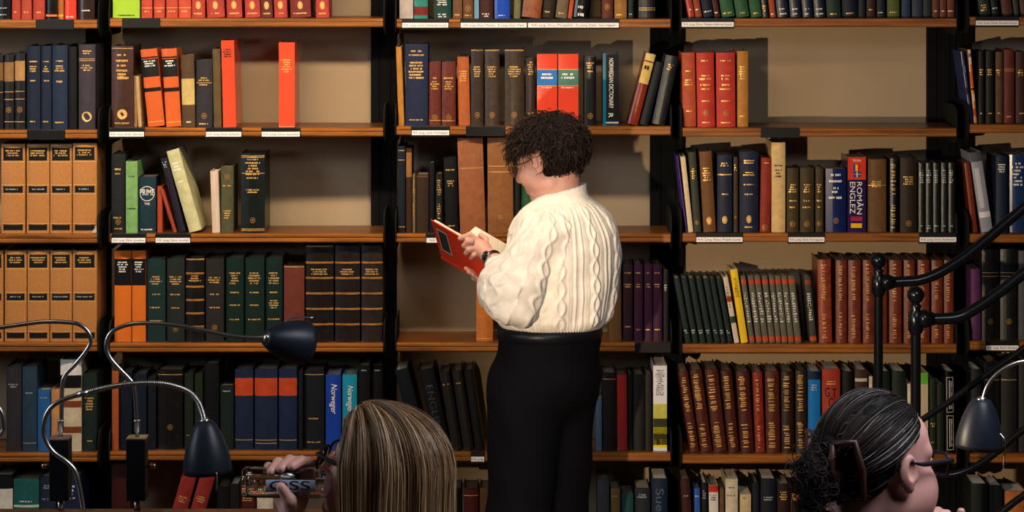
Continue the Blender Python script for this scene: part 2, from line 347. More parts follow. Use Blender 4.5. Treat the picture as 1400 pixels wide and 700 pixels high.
# one line per book: x0 x1 top[@lean] colour+finish | spine decoration | look
TABLE = '''
#A1 .03 two shelves above the upper tan encyclopedias
-6 14 -75 1a1a1c G|s.84x1 s.93x1|black book with silver bands
16 28 -80 a2392cc|t.9x1|slim brick red book beside the silver-banded black one
29 43 -80 a8402fc|t.9x1|brick red book, middle of three
45 61 -78 a53c2ec|t.9x1|brick red book beside black emblem book
62 78 -70 17161aG|p.93-.96#d5722f|black paperback with small oval emblem
79 87 -65 a8602aG|p.93-.96#c9a04a|thin orange-brown paperback
88 104 -60 cc3f2bG|w.95x1|bright red paperback with white emblem
106 129 -66 3d2621G|w.86x1|dark brown book in shiny plastic
#A2 .03 on shelf just above upper tan encyclopedias
-12 4 76 1b1a1eL|p.1-.34#6d4f2a l.5 e.74|black book with tan upper panel, end of trio
5 19 75 1e1c1fL|p.1-.36#80603a l.5;.6;.9 e.74|black book with tan upper panel, middle of trio
20 34 73 221f22L|p.1-.36#a07a48 l.5;.6;.9 e.74|black book with light tan upper panel
36 55 63 1b2a44c|t.18x1 t.24x3 t.41x1 t.9x1|navy book with gilt title, first of trio
56 70 63 1c2b46c|t.18x1 t.24x3 t.41x1 t.9x1|narrow navy book with gilt title, middle of trio
71 92 62 1f3350c|t.18x1 t.24x3 t.42x1*1.4 t.91x1|wide navy book with gilt title
93 105 64 101114c||plain black book beside grey-violet book
107 130 61 3f3a44c|t.07x2 l.17;.19 t.24x3 d.85|grey-violet book with large gilt emblem
#A3 .035 on upper encyclopedia shelf
1 34 197 ab733cT|p.04-.19#1c1d18n p.47-.55#1c1d18n p.9-.97#1c1d18n t.07x3 s.5x1 l.02;.2;.46;.56;.89|tall tan leather volume with three black title panels
36 67 197 ab733cT|p.04-.19#1c1d18n p.47-.55#1c1d18n p.9-.97#1c1d18n t.07x3 s.5x1 l.02;.2;.46;.56;.89|tall tan leather volume with three black title panels
68 98 197 ab733cT|p.04-.19#1c1d18n p.47-.55#1c1d18n p.9-.97#1c1d18n t.07x3 s.5x1 l.02;.2;.46;.56;.89|tall tan leather volume with three black title panels
99 132 196 ab733cT|p.04-.19#1c1d18n p.47-.55#1c1d18n p.9-.97#1c1d18n t.07x3 s.5x1 l.02;.2;.46;.56;.89 Xtorn|tall tan leather volume with torn white corner
#A4 .03 on lower encyclopedia shelf
-24 4 343 ab733cT|p.04-.19#1c1d18n p.47-.55#1c1d18n p.9-.97#1c1d18n|tall tan leather volume with three black title panels
6 36 343 ab733cT|p.04-.19#1c1d18n p.47-.55#1c1d18n p.9-.97#1c1d18n t.07x3 s.5x1 l.02;.2;.46;.56;.89|tall tan leather volume with three black title panels
37 67 343 ab733cT|p.04-.19#1c1d18n p.47-.55#1c1d18n p.9-.97#1c1d18n t.07x3 s.5x1 l.02;.2;.46;.56;.89|tall tan leather volume with three black title panels
68 98 343 ab733cT|p.04-.19#1c1d18n p.47-.55#1c1d18n p.9-.97#1c1d18n t.07x3 s.5x1 l.02;.2;.46;.56;.89|tall tan leather volume with three black title panels
99 132 343 ab733cT|p.04-.19#1c1d18n p.47-.55#1c1d18n p.9-.97#1c1d18n t.07x3 s.5x1 l.02;.2;.46;.56;.89|tall tan leather volume with three black title panels
#A5 .03 on shelf below the tan encyclopedias
8 29 502 38333ac|s.2x2|dark grey-brown cloth book
30 50 502 2c4256c|s.3x1 l.9|slate blue cloth book with pale rules
51 69 533 26598fc|s.12x1|short bright blue cloth book
70 81 533 b98350c||short tan cloth book
82 111 492 c2b394c|p0-.17#d8d4cc p.17-.31#15171c p.45-.52#7a3a20 p.73-.8#7a3a20|cream book with black and brown bands
113 132 512 24352ec|t.3x5*1.2 t.86x1|dark green cloth book with gilt title
#A6 .03 on lowest shelf behind lamp clamps
-10 17 650 1a1b20c|p.16-.4#cfc7bc|black book with white lower panel
18 53 655 1f5a56c|w.27x1 p.32-.35#b9c4b8|wide teal cloth book
54 76 652 26344ac|s.1x2 s.26x1|dark blue book with silver title
78 110 650 202f52c|w.12x3*1.6 w.26x1|dark blue book with white blocks
#B1 .03 on shelf with the lime green book
154 191 -70 9fc93aG|k.955x1 flat|lime green book
193 208 -72 b5432ec|t.9x1 l.86|small plain red book beside lime green book
210 225 -72 b5432ec|t.9x1 l.86|red book, second from lime green book
227 243 -74 b5432ec|t.9x1 l.86|red book, third from lime green book
244 261 -74 c04a33c|t.9x1 l.86|red book, fourth from lime green book
262 280 -72 a83a30c|o.82 t.93x1|red volume with gilt oval emblem
283 307 -70@-4 a83a30c|o.82 t.93x1|red volume with gilt oval emblem
310 331 -72@-4 a83a30c|o.82 t.93x1|red volume with gilt oval emblem
335 356 -70@-4 a83a30c|o.82 t.93x1|red volume with gilt oval emblem
357 373 -68@-4 6a2a28c|o.82 t.93x1|narrow maroon volume with gilt oval emblem
375 393 -72@-4 a83a30c|o.82 t.93x1|red volume with gilt oval emblem
397 425 -70@-4 7a2c28c|o.82 t.93x1|wide dark maroon volume with gilt oval emblem
432 450 -70@-3 a83a30c|o.82 t.93x1|red volume with gilt oval emblem, end of row
#B2 .03 on shelf with two tall coral books
152 182 63 4c2a20L|t.1x1*1.3 t.17x1*1.5 t.23x1*1.5 t.29x3*1.6 t.37x1 d.84 t.94x1*1.2 l.03|wide brown dictionary with gilt titles and round emblem
183 188 104 8a6a44c|white_pages|thin buff pamphlet beside brown dictionary
189 194 104@-4 a98a60c|white_pages|thin buff pamphlet leaning on another
202 225 66@-11 c05a2aG|p.1-.12#2a1c14 p.13-.36#1b201f p.5-.55#1a1715 l.94 w.15x3|orange book with black labels, beside buff pamphlets
227 248 66@-7 c45c2bG|p.1-.12#2a1c14 p.13-.36#1b201f p.5-.55#1a1715 l.94 w.15x3|orange book with black labels, beside cream-panelled book
249 267 75@-2 55402ac|p.33-.69#b8a065 w.92x1|brown book with cream middle panel
268 290 82 35333ac|t.26x2 l.34 t.36x1 e.83 t.94x1|charcoal book with gilt ring near foot
292 303 67@-2 5a4a2cc||narrow olive brown cloth book
305 323 55@-3 c8482eG|k.1x4 flat|tall coral red book leaning on olive one
381 403 58 cf4a30G|p.985-1#d8704f t.2x6 flat|tall coral red book standing alone
#B3 .03 on shelf with the PRIME book
152 171 211 272c2ec|t.18x1*1.4 t.24x1 e.86 t.8x1 t.94x1|dark slate book with gilt ring near foot
172 188 221 6f9a5cc|k.2x1 k.65x1 flat|light green cloth book
189 213 242 1c3a48c|Xprime w.93x1|short teal blue book lettered PRIME
215 222 255 a03f22c||thin rust red booklet
237 242 258@-19 8f3a22c||thin leaning rust booklet
244 254 215@-26 2a2433c|s.05x3|narrow dark purple book, leaning
258 276 203@-33 b9b58ac|w.15x3*1.4 w.38x1|leaning pale sage book
290 301 234@-3 c9b3a0p|white_pages|pale worn paperback between bookends
302 319 228 4f4d33c|e.15 t.28x1 t.66x4|olive book with gilt rosette
329 362 210 16231fL|t.04x2 l.03;.05;.25 t.11x5*1.2 t.3x1 t.45x2 e.84 l.95;.97|thick dark green book with much gilt
#B4 .03 on shelf with the bright orange pair
156 179 343 cc6a26G|p.09-.38#15151a w.12x5|bright orange book with black label, wider of two
180 199 343 cc6a26G|p.09-.38#15151a w.12x5|bright orange book with black label, narrower of two
201 226 354 1d3a3bc|t.21x4 t.42x1 t.58x1 t.74x1|dark teal book with gilt title
228 252 354 2a3330c|t.21x4 t.42x1 t.58x1 e.84|dark grey-green book with faint gilt title
254 279 354 231d18L|b5 t.2x3 h|black leather book with gilt bands
281 306 354 332f2cc|t.22x3 t.42x1 t.58x1 e.83|dark grey book with faint gilt title
309 333 353 15332bc|t.17x5*1.1 t.4x1 t.55x1 t.72x1|dark green volume with gilt title
335 361 353 15332bc|t.17x5*1.1 t.4x1 t.55x1 t.72x1|dark green volume with gilt title
363 386 353 15332bc|t.17x5*1.1 t.4x1 t.5x4 t.72x1|dark green volume with two gilt titles
388 416 364 6f3426c|h|plain reddish brown book beside lamp shade
418 456 336 2a1f19L|b5 t.24x3 h|tall brown-black leather volume with raised bands, widest
458 492 336 2f241eL|b5 t.24x3|tall brown-black leather volume with raised bands, middle
494 523 336 382c27L|b5 t.24x3|tall brown-black leather volume with raised bands, narrowest
#B5 .03 on shelf with red-topped navy trio
153 162 508 a04e26c||narrow rust brown book
164 180 510 1a2236c|t.1x1|dark navy book beside rust brown book
182 200 512 1c2740c||dark navy book, second from rust brown book
202 213 516 1e2430c||narrow blue-black book
215 250 506 221c1bL|e.72 l.06|wide brown-black book with faint emblem
252 264 511 25321fc|t.8x1|narrow dark green book, first of pair
266 277 511 28351fc|t.8x1|narrow dark green book, second of pair
279 299 497 17181ac||tall black book beside dark green pair
301 319 527 20302ac|s.08x1|short dark green book
321 346 505 20304ec|p.11-.33#b5411ec l.88|navy volume with red label, nearest the green book
348 379 505 20304ec|p.11-.33#b5411ec l.88;.92|wide navy volume with red label, middle of trio
381 406 505 203054c|p.11-.33#b5411ec l.88|bright navy volume with red label
408 414 508 1d2330c||thin dark book beside navy trio
416 443 507 22262bc|t.6x1 t.9x1 l.05|charcoal book with faint gilt foot
445 466 513 1d3f9cG|Xnorv1 white_pages|royal blue book with white script
468 488 513 1d8aa5G|Xnorv2 white_pages|turquoise book with white script
490 506 500 1b1c1fc|s.05x1|black book beside turquoise book
508 523 500 191a1dc|s.05x1|black book by the upright
#B6 .03 on lowest shelf behind the bottle
152 178 633 4d1d18c||dark red-brown book behind lamp clamp
216 237 640@36 8a2a24c|t.3x3|red book leaning beside another red one
241 262 640@36 8a2a24c|t.3x3|red book leaning against dark book
294 311 665@3 1b1a1bc||black leaning book
314 327 662@0 26221fc|white_pages|dark brown leaning book
328 349 664 5b2118c|t.1x4|maroon book behind water bottle
351 373 660 c8bba6c|k.1x3|cream book behind water bottle
#C1 .03 on shelf above the NORWEGIAN DICTIONARY
546 565 -70 b0a49cc|flat|pale grey book
566 585 -65 2f7f74G|p.82-.95#7a2420|teal book with red picture panel
593 617 -68 14463fc|w.72x3 w.93x2|dark green book with white title
619 632 -60 6b4a30c|t.93x1|plain brown book
633 647 -60 6a4424c|e.84 t.94x1|brown book with gilt ring
648 655 -55 6f95b5G||thin pale blue book
656 674 -65 4f2421c|w.92x2|maroon book with white foot lettering
676 697 -60 2049b0G|w.94x1|royal blue book
702 711 -60@4 6a6a45c||thin olive book
713 739 -72@12 8a4a24L|e.75|wide brown book with ring emblem
741 757 -68@11 3a2a1cc|t.9x1|leaning dark brown book
759 775 -66@11 6a5a44c|t.92x1|leaning grey-brown book
776 782 -60@11 b0481fc||thin leaning orange book
784 806 -66@10 14151bG|w.82x1*2 w.93x1*2.4|leaning black book with white marks
823 838 -55 6a3322c|e.8|red-brown book beside tan book
840 857 -60 96692fc|e.8 t.93x1|tan book with gilt ring
859 866 -60 1e3a2cc|w.92x1|thin dark green book
873 896 -65 2c1c22L|l.84;.87|dark purple-brown book with gilt rule
#C2 .03 on the NORWEGIAN DICTIONARY shelf
545 553 64@-4 a9722cc||narrow ochre book by the upright
554 585 60 232d50c|t.08x1*1.3 t.13x1 t.22x6*1.3 t.92x1|wide navy book with gilt title
586 603 85 6a2b1fL|t.24x1*1.3 t.3x4 e.87 l.92|red-brown book with gilt emblem beside navy book
604 623 85 6a2b1fL|t.24x1*1.3 t.3x4 e.87 l.92|red-brown book with gilt emblem beside orange-brown book
627 643 78@-2 a5562ac|t.2x5 e.85|narrow orange-brown book
644 661 68 40301fL|h t.22x5 e.86|worn dark brown book, narrow
663 683 68 46372bL|h t.22x5 e.86|worn greyish brown book
690 716 68 45351fL|h t.22x5 e.86|worn brown book, wide
719 732 80 3a231cL|t.05x6 t.8x3|narrow brown book crowded with gilt
734 762 74 d9432cG|p.22-.44#2f6fb5 l.215;.445 w.27x2*1.5 w.46x1 flat|coral red book with blue band
763 791 74 d9432cG|p.22-.44#4a7a6a l.215;.445 w.27x2*1.5 w.46x1 flat|coral red book with green band
799 815 78 1c1b1dL|t.08x3 t.2x1 e.86|black book with gilt lettering
824 846 73 0f3f50G|p.02-.93#0c1116 p.95-.97#b0b0b0 Xnor flat|teal and black NORWEGIAN DICTIONARY
858 872 72@26 7d2d1cG|p0-.1#c8b070 p.12-.42#c2a45a k.17x1*3|leaning dark red book with cream label
874 886 84@23 1d222cc||leaning dark blue-grey book
891 909 75@20 24282aL|t.12x3|leaning black book, last in row
#C3 .03 on shelf behind the reader's head
544 554 200 1f2638c|l.05;.16;.93|narrow navy book with gilt rules
555 563 203 4a2c18c|p.05-.34#8a6030|narrow brown book with tan panel
564 568 238 6a5a3cc|t.1x6 t.5x6|thin gilt-patterned booklet
569 586 239 43301fc|p.02-.04#6a4c30|short brown cloth book
587 594 222 1a1c1ec||thin black book
596 605 238 24241fL|t.1x7 t.5x7|thin black book with gilt pattern
609 627 216@-3 191b1fc|t.15x1 t.3x3 t.9x1|black book with gilt title beside tall tan pair
629 664 188@-4 8f5736c|l.32|tall light brown volume, redder of two
667 702 188@-1 82542fc|l.3;.36 e.84|tall light brown volume with gilt ring
704 711 210 1a2420c||thin black book beside tall brown volume
713 731 214 24543ac||dark green book at the reader's chin
#C4 .03 on shelf at the reader's waist
651 674 336 b0662ac|l.97|tall orange-brown book by reader's elbow
833 850 360@-2 6a4a28c|t.28x3|brown cloth book beside the purple set
852 865 362 3f2230c|t.1x1 p.25-.31#4a3226 t.25x2 t.8x1|dark plum book beside brown book
867 879 362 4a2244c|t.1x1 t.25x2 t.84x1|purple volume with gilt rule
881 892 362 4a2244c|t.1x1 t.25x2 t.84x1|purple volume with gilt rule
893 905 362 4a2244c|t.1x1 t.25x2 t.84x1|purple volume with gilt rule
907 914 370 2a1a26c|s.2x3|thin dark plum book by the upright
#C5 .03 on shelf behind the reader's thighs
566 585 503@-28 18222cc|white_pages|wide blue-black leaning book
594 616 503@-24 171d22c|Xeng|leaning black book with vertical lettering
618 632 508@-18 29231fL|t.15x1|leaning dark brown book, first of pair
634 648 506@-17 26211dL|t.15x1|leaning dark brown book, second of pair
650 662 505@-16 131314c||leaning black book beside reader
815 823 545 45637ac||short slate blue book
824 842 510 2e1f20c|l.08|dark brown book beside red one
844 858 513@-1 962c26G||slim red book
859 865 512 1c1718c||thin black book beside red one
866 881 512 2b2926c||dark grey cloth book, wider of pair
882 891 512 2f2d26c||dark grey cloth book, narrower of pair
893 912 500 d9d4d8G|p.45-.62#b9b24a p.62-.93#3a3a12 p.72-.8#d9c81e p.86-.96#e0c913 k.05x14*.8 flat white_pages|white and yellow picture-spined book
#C6 .03 on lowest shelf around the reader
608 631 668 1e1b1dc||black book beside the blonde hair
634 654 668 571c18c|l.1|dark red book beside the reader
656 674 668 5a3a1ec||brown book touching the reader's outline
817 833 655 48464cc||grey book by reader's leg
835 848 668 7a5a30c|t.1x1|olive tan book
850 866 675 1f4a46c||short teal book
868 889 668 2a3038c|s.08x2|dark slate book
891 913 655 1a2c44c|Xsue white_pages|navy book with vertical pale lettering
#D1 .03 on shelf above the red matched pair
941 950 -55@-14 a5382cG|w.85x1|leaning thin red book
951 960 -55@-13 8a3f25c|w.85x1|leaning brown-red book
962 976 -50@-13 1c2740c|w.88x1|leaning navy book
977 985 -52@-13 5a2020c|w.9x1|leaning thin dark red book
987 1005 -58@-13 2c5a38c|t.92x1|leaning green cloth volume
1007 1025 -58@-13 2c5a38c|t.92x1|leaning green cloth volume
1027 1042 -58@-12 2c5a38c|t.92x1|leaning green cloth volume
1043 1052 -60@-10 1c2420L|t.8x3|leaning thin black book with gilt
1053 1061 -60@-9 a04528c|w.93x1|leaning thin rust book
1063 1079 -60@-9 1f2c44L|w.85x1 w.93x1|leaning navy volume with white bands
1081 1096 -60@-8 1f2c44L|w.85x1 w.93x1|leaning navy volume with white bands
1098 1112 -60@-8 1f2c44L|w.85x1 w.93x1|leaning navy volume with white bands
1114 1129 -60@-7 1f2c44L|w.85x1 w.93x1|leaning navy volume with white bands
1131 1150 -60@-5 284038c|t.93x1|leaning dark green book
1152 1173 -60@-3 1b2740c|t.92x1|wide navy book with gilt foot
1174 1183 -55 24303cc||thin dark slate book
1185 1197 -55 4a2a1ec|t.85x1|brown book beside slate book
1199 1210 -55 223038c|w.9x1|slim dark blue-grey book
1213 1230 -60 4f5c2cc|t.9x1|olive green book
1233 1245 -60 28405cc||blue book beside olive green book
1247 1261 -60 36404ac||grey cloth book
1262 1273 -60 303a44c||dark grey cloth book
1275 1284 -60 6a3a26c|w.88x1|narrow brown volume with white mark
1285 1294 -60 6a3a26c|w.88x1|narrow brown volume with white mark
1295 1305 -60 6a3a26c|w.88x1|narrow brown volume with white mark
#D2 .03 on shelf beside the bare wall
934 952 72@-2 a5482ac|t.24x1 t.36x3 t.78x1|rust brown book with gilt title
954 978 72@-2 b03426c|t.1x1 t.3x1 t.34x1*1.4 t.42x1*1.4 t.48x1 t.64x1 e.81 t.93x1|red volume with gilt shield
980 1006 72@-1 b03426c|t.1x1 t.3x1 t.34x1*1.4 t.42x1*1.4 t.48x1 t.64x1 e.81 t.93x1|red volume with gilt shield
1008 1023 70 a8702cc|t.2x6 t.85x1|ochre brown book at end of row
#D3 .03 on the ROMÂN ENGLEZ shelf
938 940 213@-13 4a3080c||thin purple booklet
941 948 214@-11 c8b492c||leaning cream book
949 959 208@-8 3c4030c|t.2x5 e.88|leaning grey-green book
962 979 207@-6 6a4524c|t.2x6 o.86|leaning brown book with gilt oval
981 1001 212 27304ac|t.1x2 l.25;.26 t.5x1 o.84|navy book with gilt oval, beside brown book
1003 1009 215 4a3624c|t.1x3 e.8|thin dark brown book
1011 1037 208 232c4cc|t.1x2 t.25x2 t.4x1 t.52x1 o.84 t.93x1|wide navy book with gilt oval
1039 1053 216@2 8a2c20c|t.06x1 e.94|red book with gilt band
1055 1074 195 cfae76c|k.25x1 k.3x3*1.3|tall cream book
1076 1092 230 4a3d22c|t.25x4 t.5x1 t.6x1 e.87|olive brown volume with gilt title
1094 1113 230 4a3d22c|t.25x4 t.5x1 t.6x1 e.87|olive brown volume with gilt title
1115 1126 230 4a3d22c|t.25x4 t.5x1 t.6x1 e.87|narrow olive brown volume with gilt title
1129 1157 231 1c2c6aG|w.08x1*1.6 w.18x1*1.6 w.29x2*1.6 w.44x1*1.6 e.82|shiny dark blue book with white lettering
1159 1184 215 35205cG|p0-.3#c8321c Xrom flat|purple ROMÂN ENGLEZ dictionary with red top
1186 1212 218 6a4826c|t.3x3 l.36|plain light brown book beside ROMÂN ENGLEZ
1217 1228 217 14120fL|gw|narrow black book with heavy gilt tooling
1231 1254 216 3a2a20c|t.25x4 e.88|dark brown cloth book
1256 1265 223 1d2826L|s.1x6 s.9x1|thin green-black volume
1266 1275 223 1d2826L|s.1x6 s.9x2|thin green-black volume
1276 1285 223 1d2826L|s.1x6 s.9x1|thin green-black volume
1287 1296 223 1d2826L|s.1x6 s.9x1|thin green-black volume
1297 1306 223 1d2826L|s.1x6 s.9x1|thin green-black volume
#D4 .03 on shelf with the yellow book
937 945 380@-16 1e3230c|s.8x2|thin leaning blue-green volume
947 955 380@-16 1e3230c|s.8x2|thin leaning blue-green volume
957 965 380@-16 1e3230c|s.8x2|thin leaning blue-green volume
967 975 380@-16 1e3230c|s.8x2|thin leaning blue-green volume
977 985 380@-16 1e3230c|s.8x2|thin leaning blue-green volume
986 993 380@-16 1e3230c|s.8x2|thin leaning blue-green volume
995 1002 380@-16 1e3230c|s.8x2|thin leaning blue-green volume
1004 1011 378@-16 c9b9a8G|k.15x8*1.2 p.3-.38#a02a20 p.6-.7#2a4a2a|thin white book with patterned spine
1013 1023 368@-15 e0b92aG|k.12x12*.7 white_pages|yellow book
1025 1032 377@-13 5a584cc|p.05-.12#b5421e p.9-.97#b5421e w.25x12*1.1|grey volume with orange end labels
1034 1042 377@-12 5a584cc|p.05-.12#b5421e p.9-.97#b5421e w.25x12*1.1|grey volume with orange end labels
1043 1051 377@-12 5a584cc|p.05-.12#b5421e p.9-.97#b5421e w.25x12*1.1|grey volume with orange end labels
1052 1060 377@-11 5a584cc|p.05-.12#b5421e p.9-.97#b5421e w.25x12*1.1|grey volume with orange end labels
1061 1068 377@-10 5a584cc|p.05-.12#b5421e p.9-.97#b5421e w.25x12*1.1|grey volume with orange end labels
1069 1077 377@-10 5a584cc|p.05-.12#b5421e p.9-.97#b5421e w.25x12*1.1|grey volume with orange end labels
1078 1086 377@-10 5a584cc|p.05-.12#b5421e p.9-.97#b5421e w.25x12*1.1|grey volume with orange end labels
1087 1096 377@-10 5a584cc|p.05-.12#b5421e p.9-.97#b5421e w.25x12*1.1|grey volume with orange end labels
1108 1117 378@-9 45443cc|p.05-.12#8a3a1e p.9-.97#b5421e w.25x12|grey volume leaning apart on the first red-brown one
1120 1138 355@-2 86361fL|g|wide red-brown volume with gilt tooling, first of its row
1143 1158 356 74301eL|g|red-brown volume with gilt tooling
1160 1177 356 74301eL|g|red-brown volume with gilt tooling
1180 1195 356 74301eL|g|red-brown volume with gilt tooling
1199 1213 356 74301eL|g|red-brown volume with gilt tooling
1216 1233 356 74301eL|g|red-brown volume with gilt tooling
1236 1251 356 74301eL|g|red-brown volume with gilt tooling
1255 1271 356 74301eL|g|red-brown volume with gilt tooling
1274 1289 356 74301eL|g|red-brown volume with gilt tooling
1291 1304 356 74301eL|g|red-brown volume with gilt tooling
#D5 .03 on shelf with the GTC book
943 956 507@-16 5c2318L|gw|leaning dark maroon volume with gilt tooling
958 974 505@-15 5c2318L|gw|leaning dark maroon volume with gilt tooling
976 994 504@-13 5c2318L|gw|leaning dark maroon volume with gilt tooling
996 1011 506@-11 571f1aL|gw|narrow leaning dark maroon volume with gilt
1013 1031 508@-7 5a1e1cL|gw|maroon volume tilting slightly, beside bright red one
1033 1046 509@-4 85281aL|g|bright red-brown volume, narrow
1048 1067 508@-2 602518L|gw|dark maroon volume with gilt tooling, upright
1069 1086 508@-1 3c2018L|gw|brown-black volume with gilt tooling
1088 1103 507 3a2a1cL|gw|brown-black volume with gilt beside bright blue book
1105 1122 508 1c6fb8G|p0-.1#142850 s.16x3 p.93-.97#c8ccd0 white_pages|bright blue book
1124 1149 505 9a3220c|Xgtc white_pages|red book lettered GTC
1152 1167 508 191a1bc|white_pages|black book beside GTC book
1169 1186 506 4a3026c|p.1-.14#bcae98 white_pages|brown book with white label
1188 1193 515 d0c2aac||thin white booklet
1197 1217 508 1d3024c|white_pages|dark green book, first of pair
1220 1239 508 1d3024c|white_pages|dark green book, second of pair
1241 1246 525 cfc0a6c||thin cream booklet by stair post
1257 1269 510 b9a98aG|p0-.14#5aa52c flat|cream book with lime green top
1271 1280 518 23351fc|t.6x2 t.85x1|narrow dark green book with gilt foot
1281 1291 525 22301fc||narrow dark green book
1293 1306 508@-1 131316G|Xframe white_pages|black book with two white ornamental frames
#D6 .03 on shelf below the GTC book
936 949 655@-6 4a2320c|s.2x1|maroon leaning book
950 958 668@-1 2f56a0G|w.1x1|thin blue and white book
960 968 660@-1 24221fc|s.1x4 white_pages|dark grey book with silver title
970 983 664@-1 d5cdc6G|p0-.09#b32a1c k.12x3|white book with red top
984 990 668 6a4a30c||thin brown book
992 1009 655 cabfa6c|k.1x1 k.2x1 white_pages|tall cream book
1012 1027 676 c4b089c|k.05x1 white_pages|short cream book
1029 1038 660 1c2638c||narrow navy book
1040 1061 655 1b2438c|s.22x2 white_pages|wide navy book
1063 1080 662 3a1c18c|t.1x4|dark maroon book
1082 1093 675 c47a4aG|p.1-.5#231d1c|orange-topped paperback
1096 1116 655 38211ac|gw|dark brown book behind hair clip
#E1 .03 on shelf above the patterned orange spine
1340 1355 -55@-10 2c3a30c|t.8x3|leaning dark green book
1357 1367 -55@-10 1c2430c|w.85x1|leaning black-blue book
1371 1385 -55@-9 5a3426c||leaning brown book
1387 1394 -55@-9 3a4238c||leaning grey-green book
1396 1408 -55@-8 5a3a2cc||leaning reddish brown book
#E2 .03 on shelf with the patterned orange spine
1327 1331 70@-14 3a4470G|p.2-.3#5a6a9a p.5-.6#2a2440|thin blue patterned book, leaning
1332 1336 68@-9 c87840G|p0-.2#e0c8b0 p.05-.1#14100e p.3-.5#cc5a28 p.52-.55#14100e p.6-.7#e8c09a p.8-.9#b04a24|thin orange and white patterned spine
1338 1346 70 231f1ec|t.25x3 t.85x1|slim black book beside patterned spine
1348 1359 70 26211ec|t.25x3 t.85x1|black book beside brown one
1361 1371 71 60432ac|t.25x3 t.85x1|brown book with gilt title
1373 1387 68 6a2c24c|p.25-.3#8a4c34 t.9x1|red-brown book
1389 1403 71 4a2a28c|t.25x3 t.85x1|maroon-brown book
#E3 .03 on shelf crossed by the stair handrail
1329 1337 222@-11 7a3220G||leaning narrow red book
1342 1358 207@-17 8d8f9aG|p0-.12#4a4c54 p.75-.82#d8d4d0 Xfoil|leaning silver-grey book
1362 1378 214 1c2c48c|w.1x4|dark blue book with white lettering
1380 1404 212 203c68G|w.1x7*1.5|bright blue book with white lettering
#E4 .03 on shelf with the plum-purple book
1328 1341 368 5c2a5cc||plum-purple book
1343 1366 341 30281eL|l.26;.3 e.8|dark brown book with gilt rules
1368 1391 341 262628L|l.26;.3 e.8|black book with gilt rules
1393 1408 343 4a4a50c||grey cloth book
#E5 .03 on shelf behind the desk lamp shade
1328 1343 505 26272bc|white_pages|black-grey book by the upright
1346 1367 495 2a2828c|l.2|charcoal volume
1369 1391 495 2e2a28c|l.2|charcoal volume
1393 1410 497 34302ec||dark taupe book
#E6 .03 on lowest shelf below desk lamp shade
1328 1351 662 1e2a28c|white_pages|dark green-black book
1353 1371 664 1d2826c|white_pages|green-black book
1374 1404 672 a8602cc|t.3x3 white_pages|orange-tan book
'''
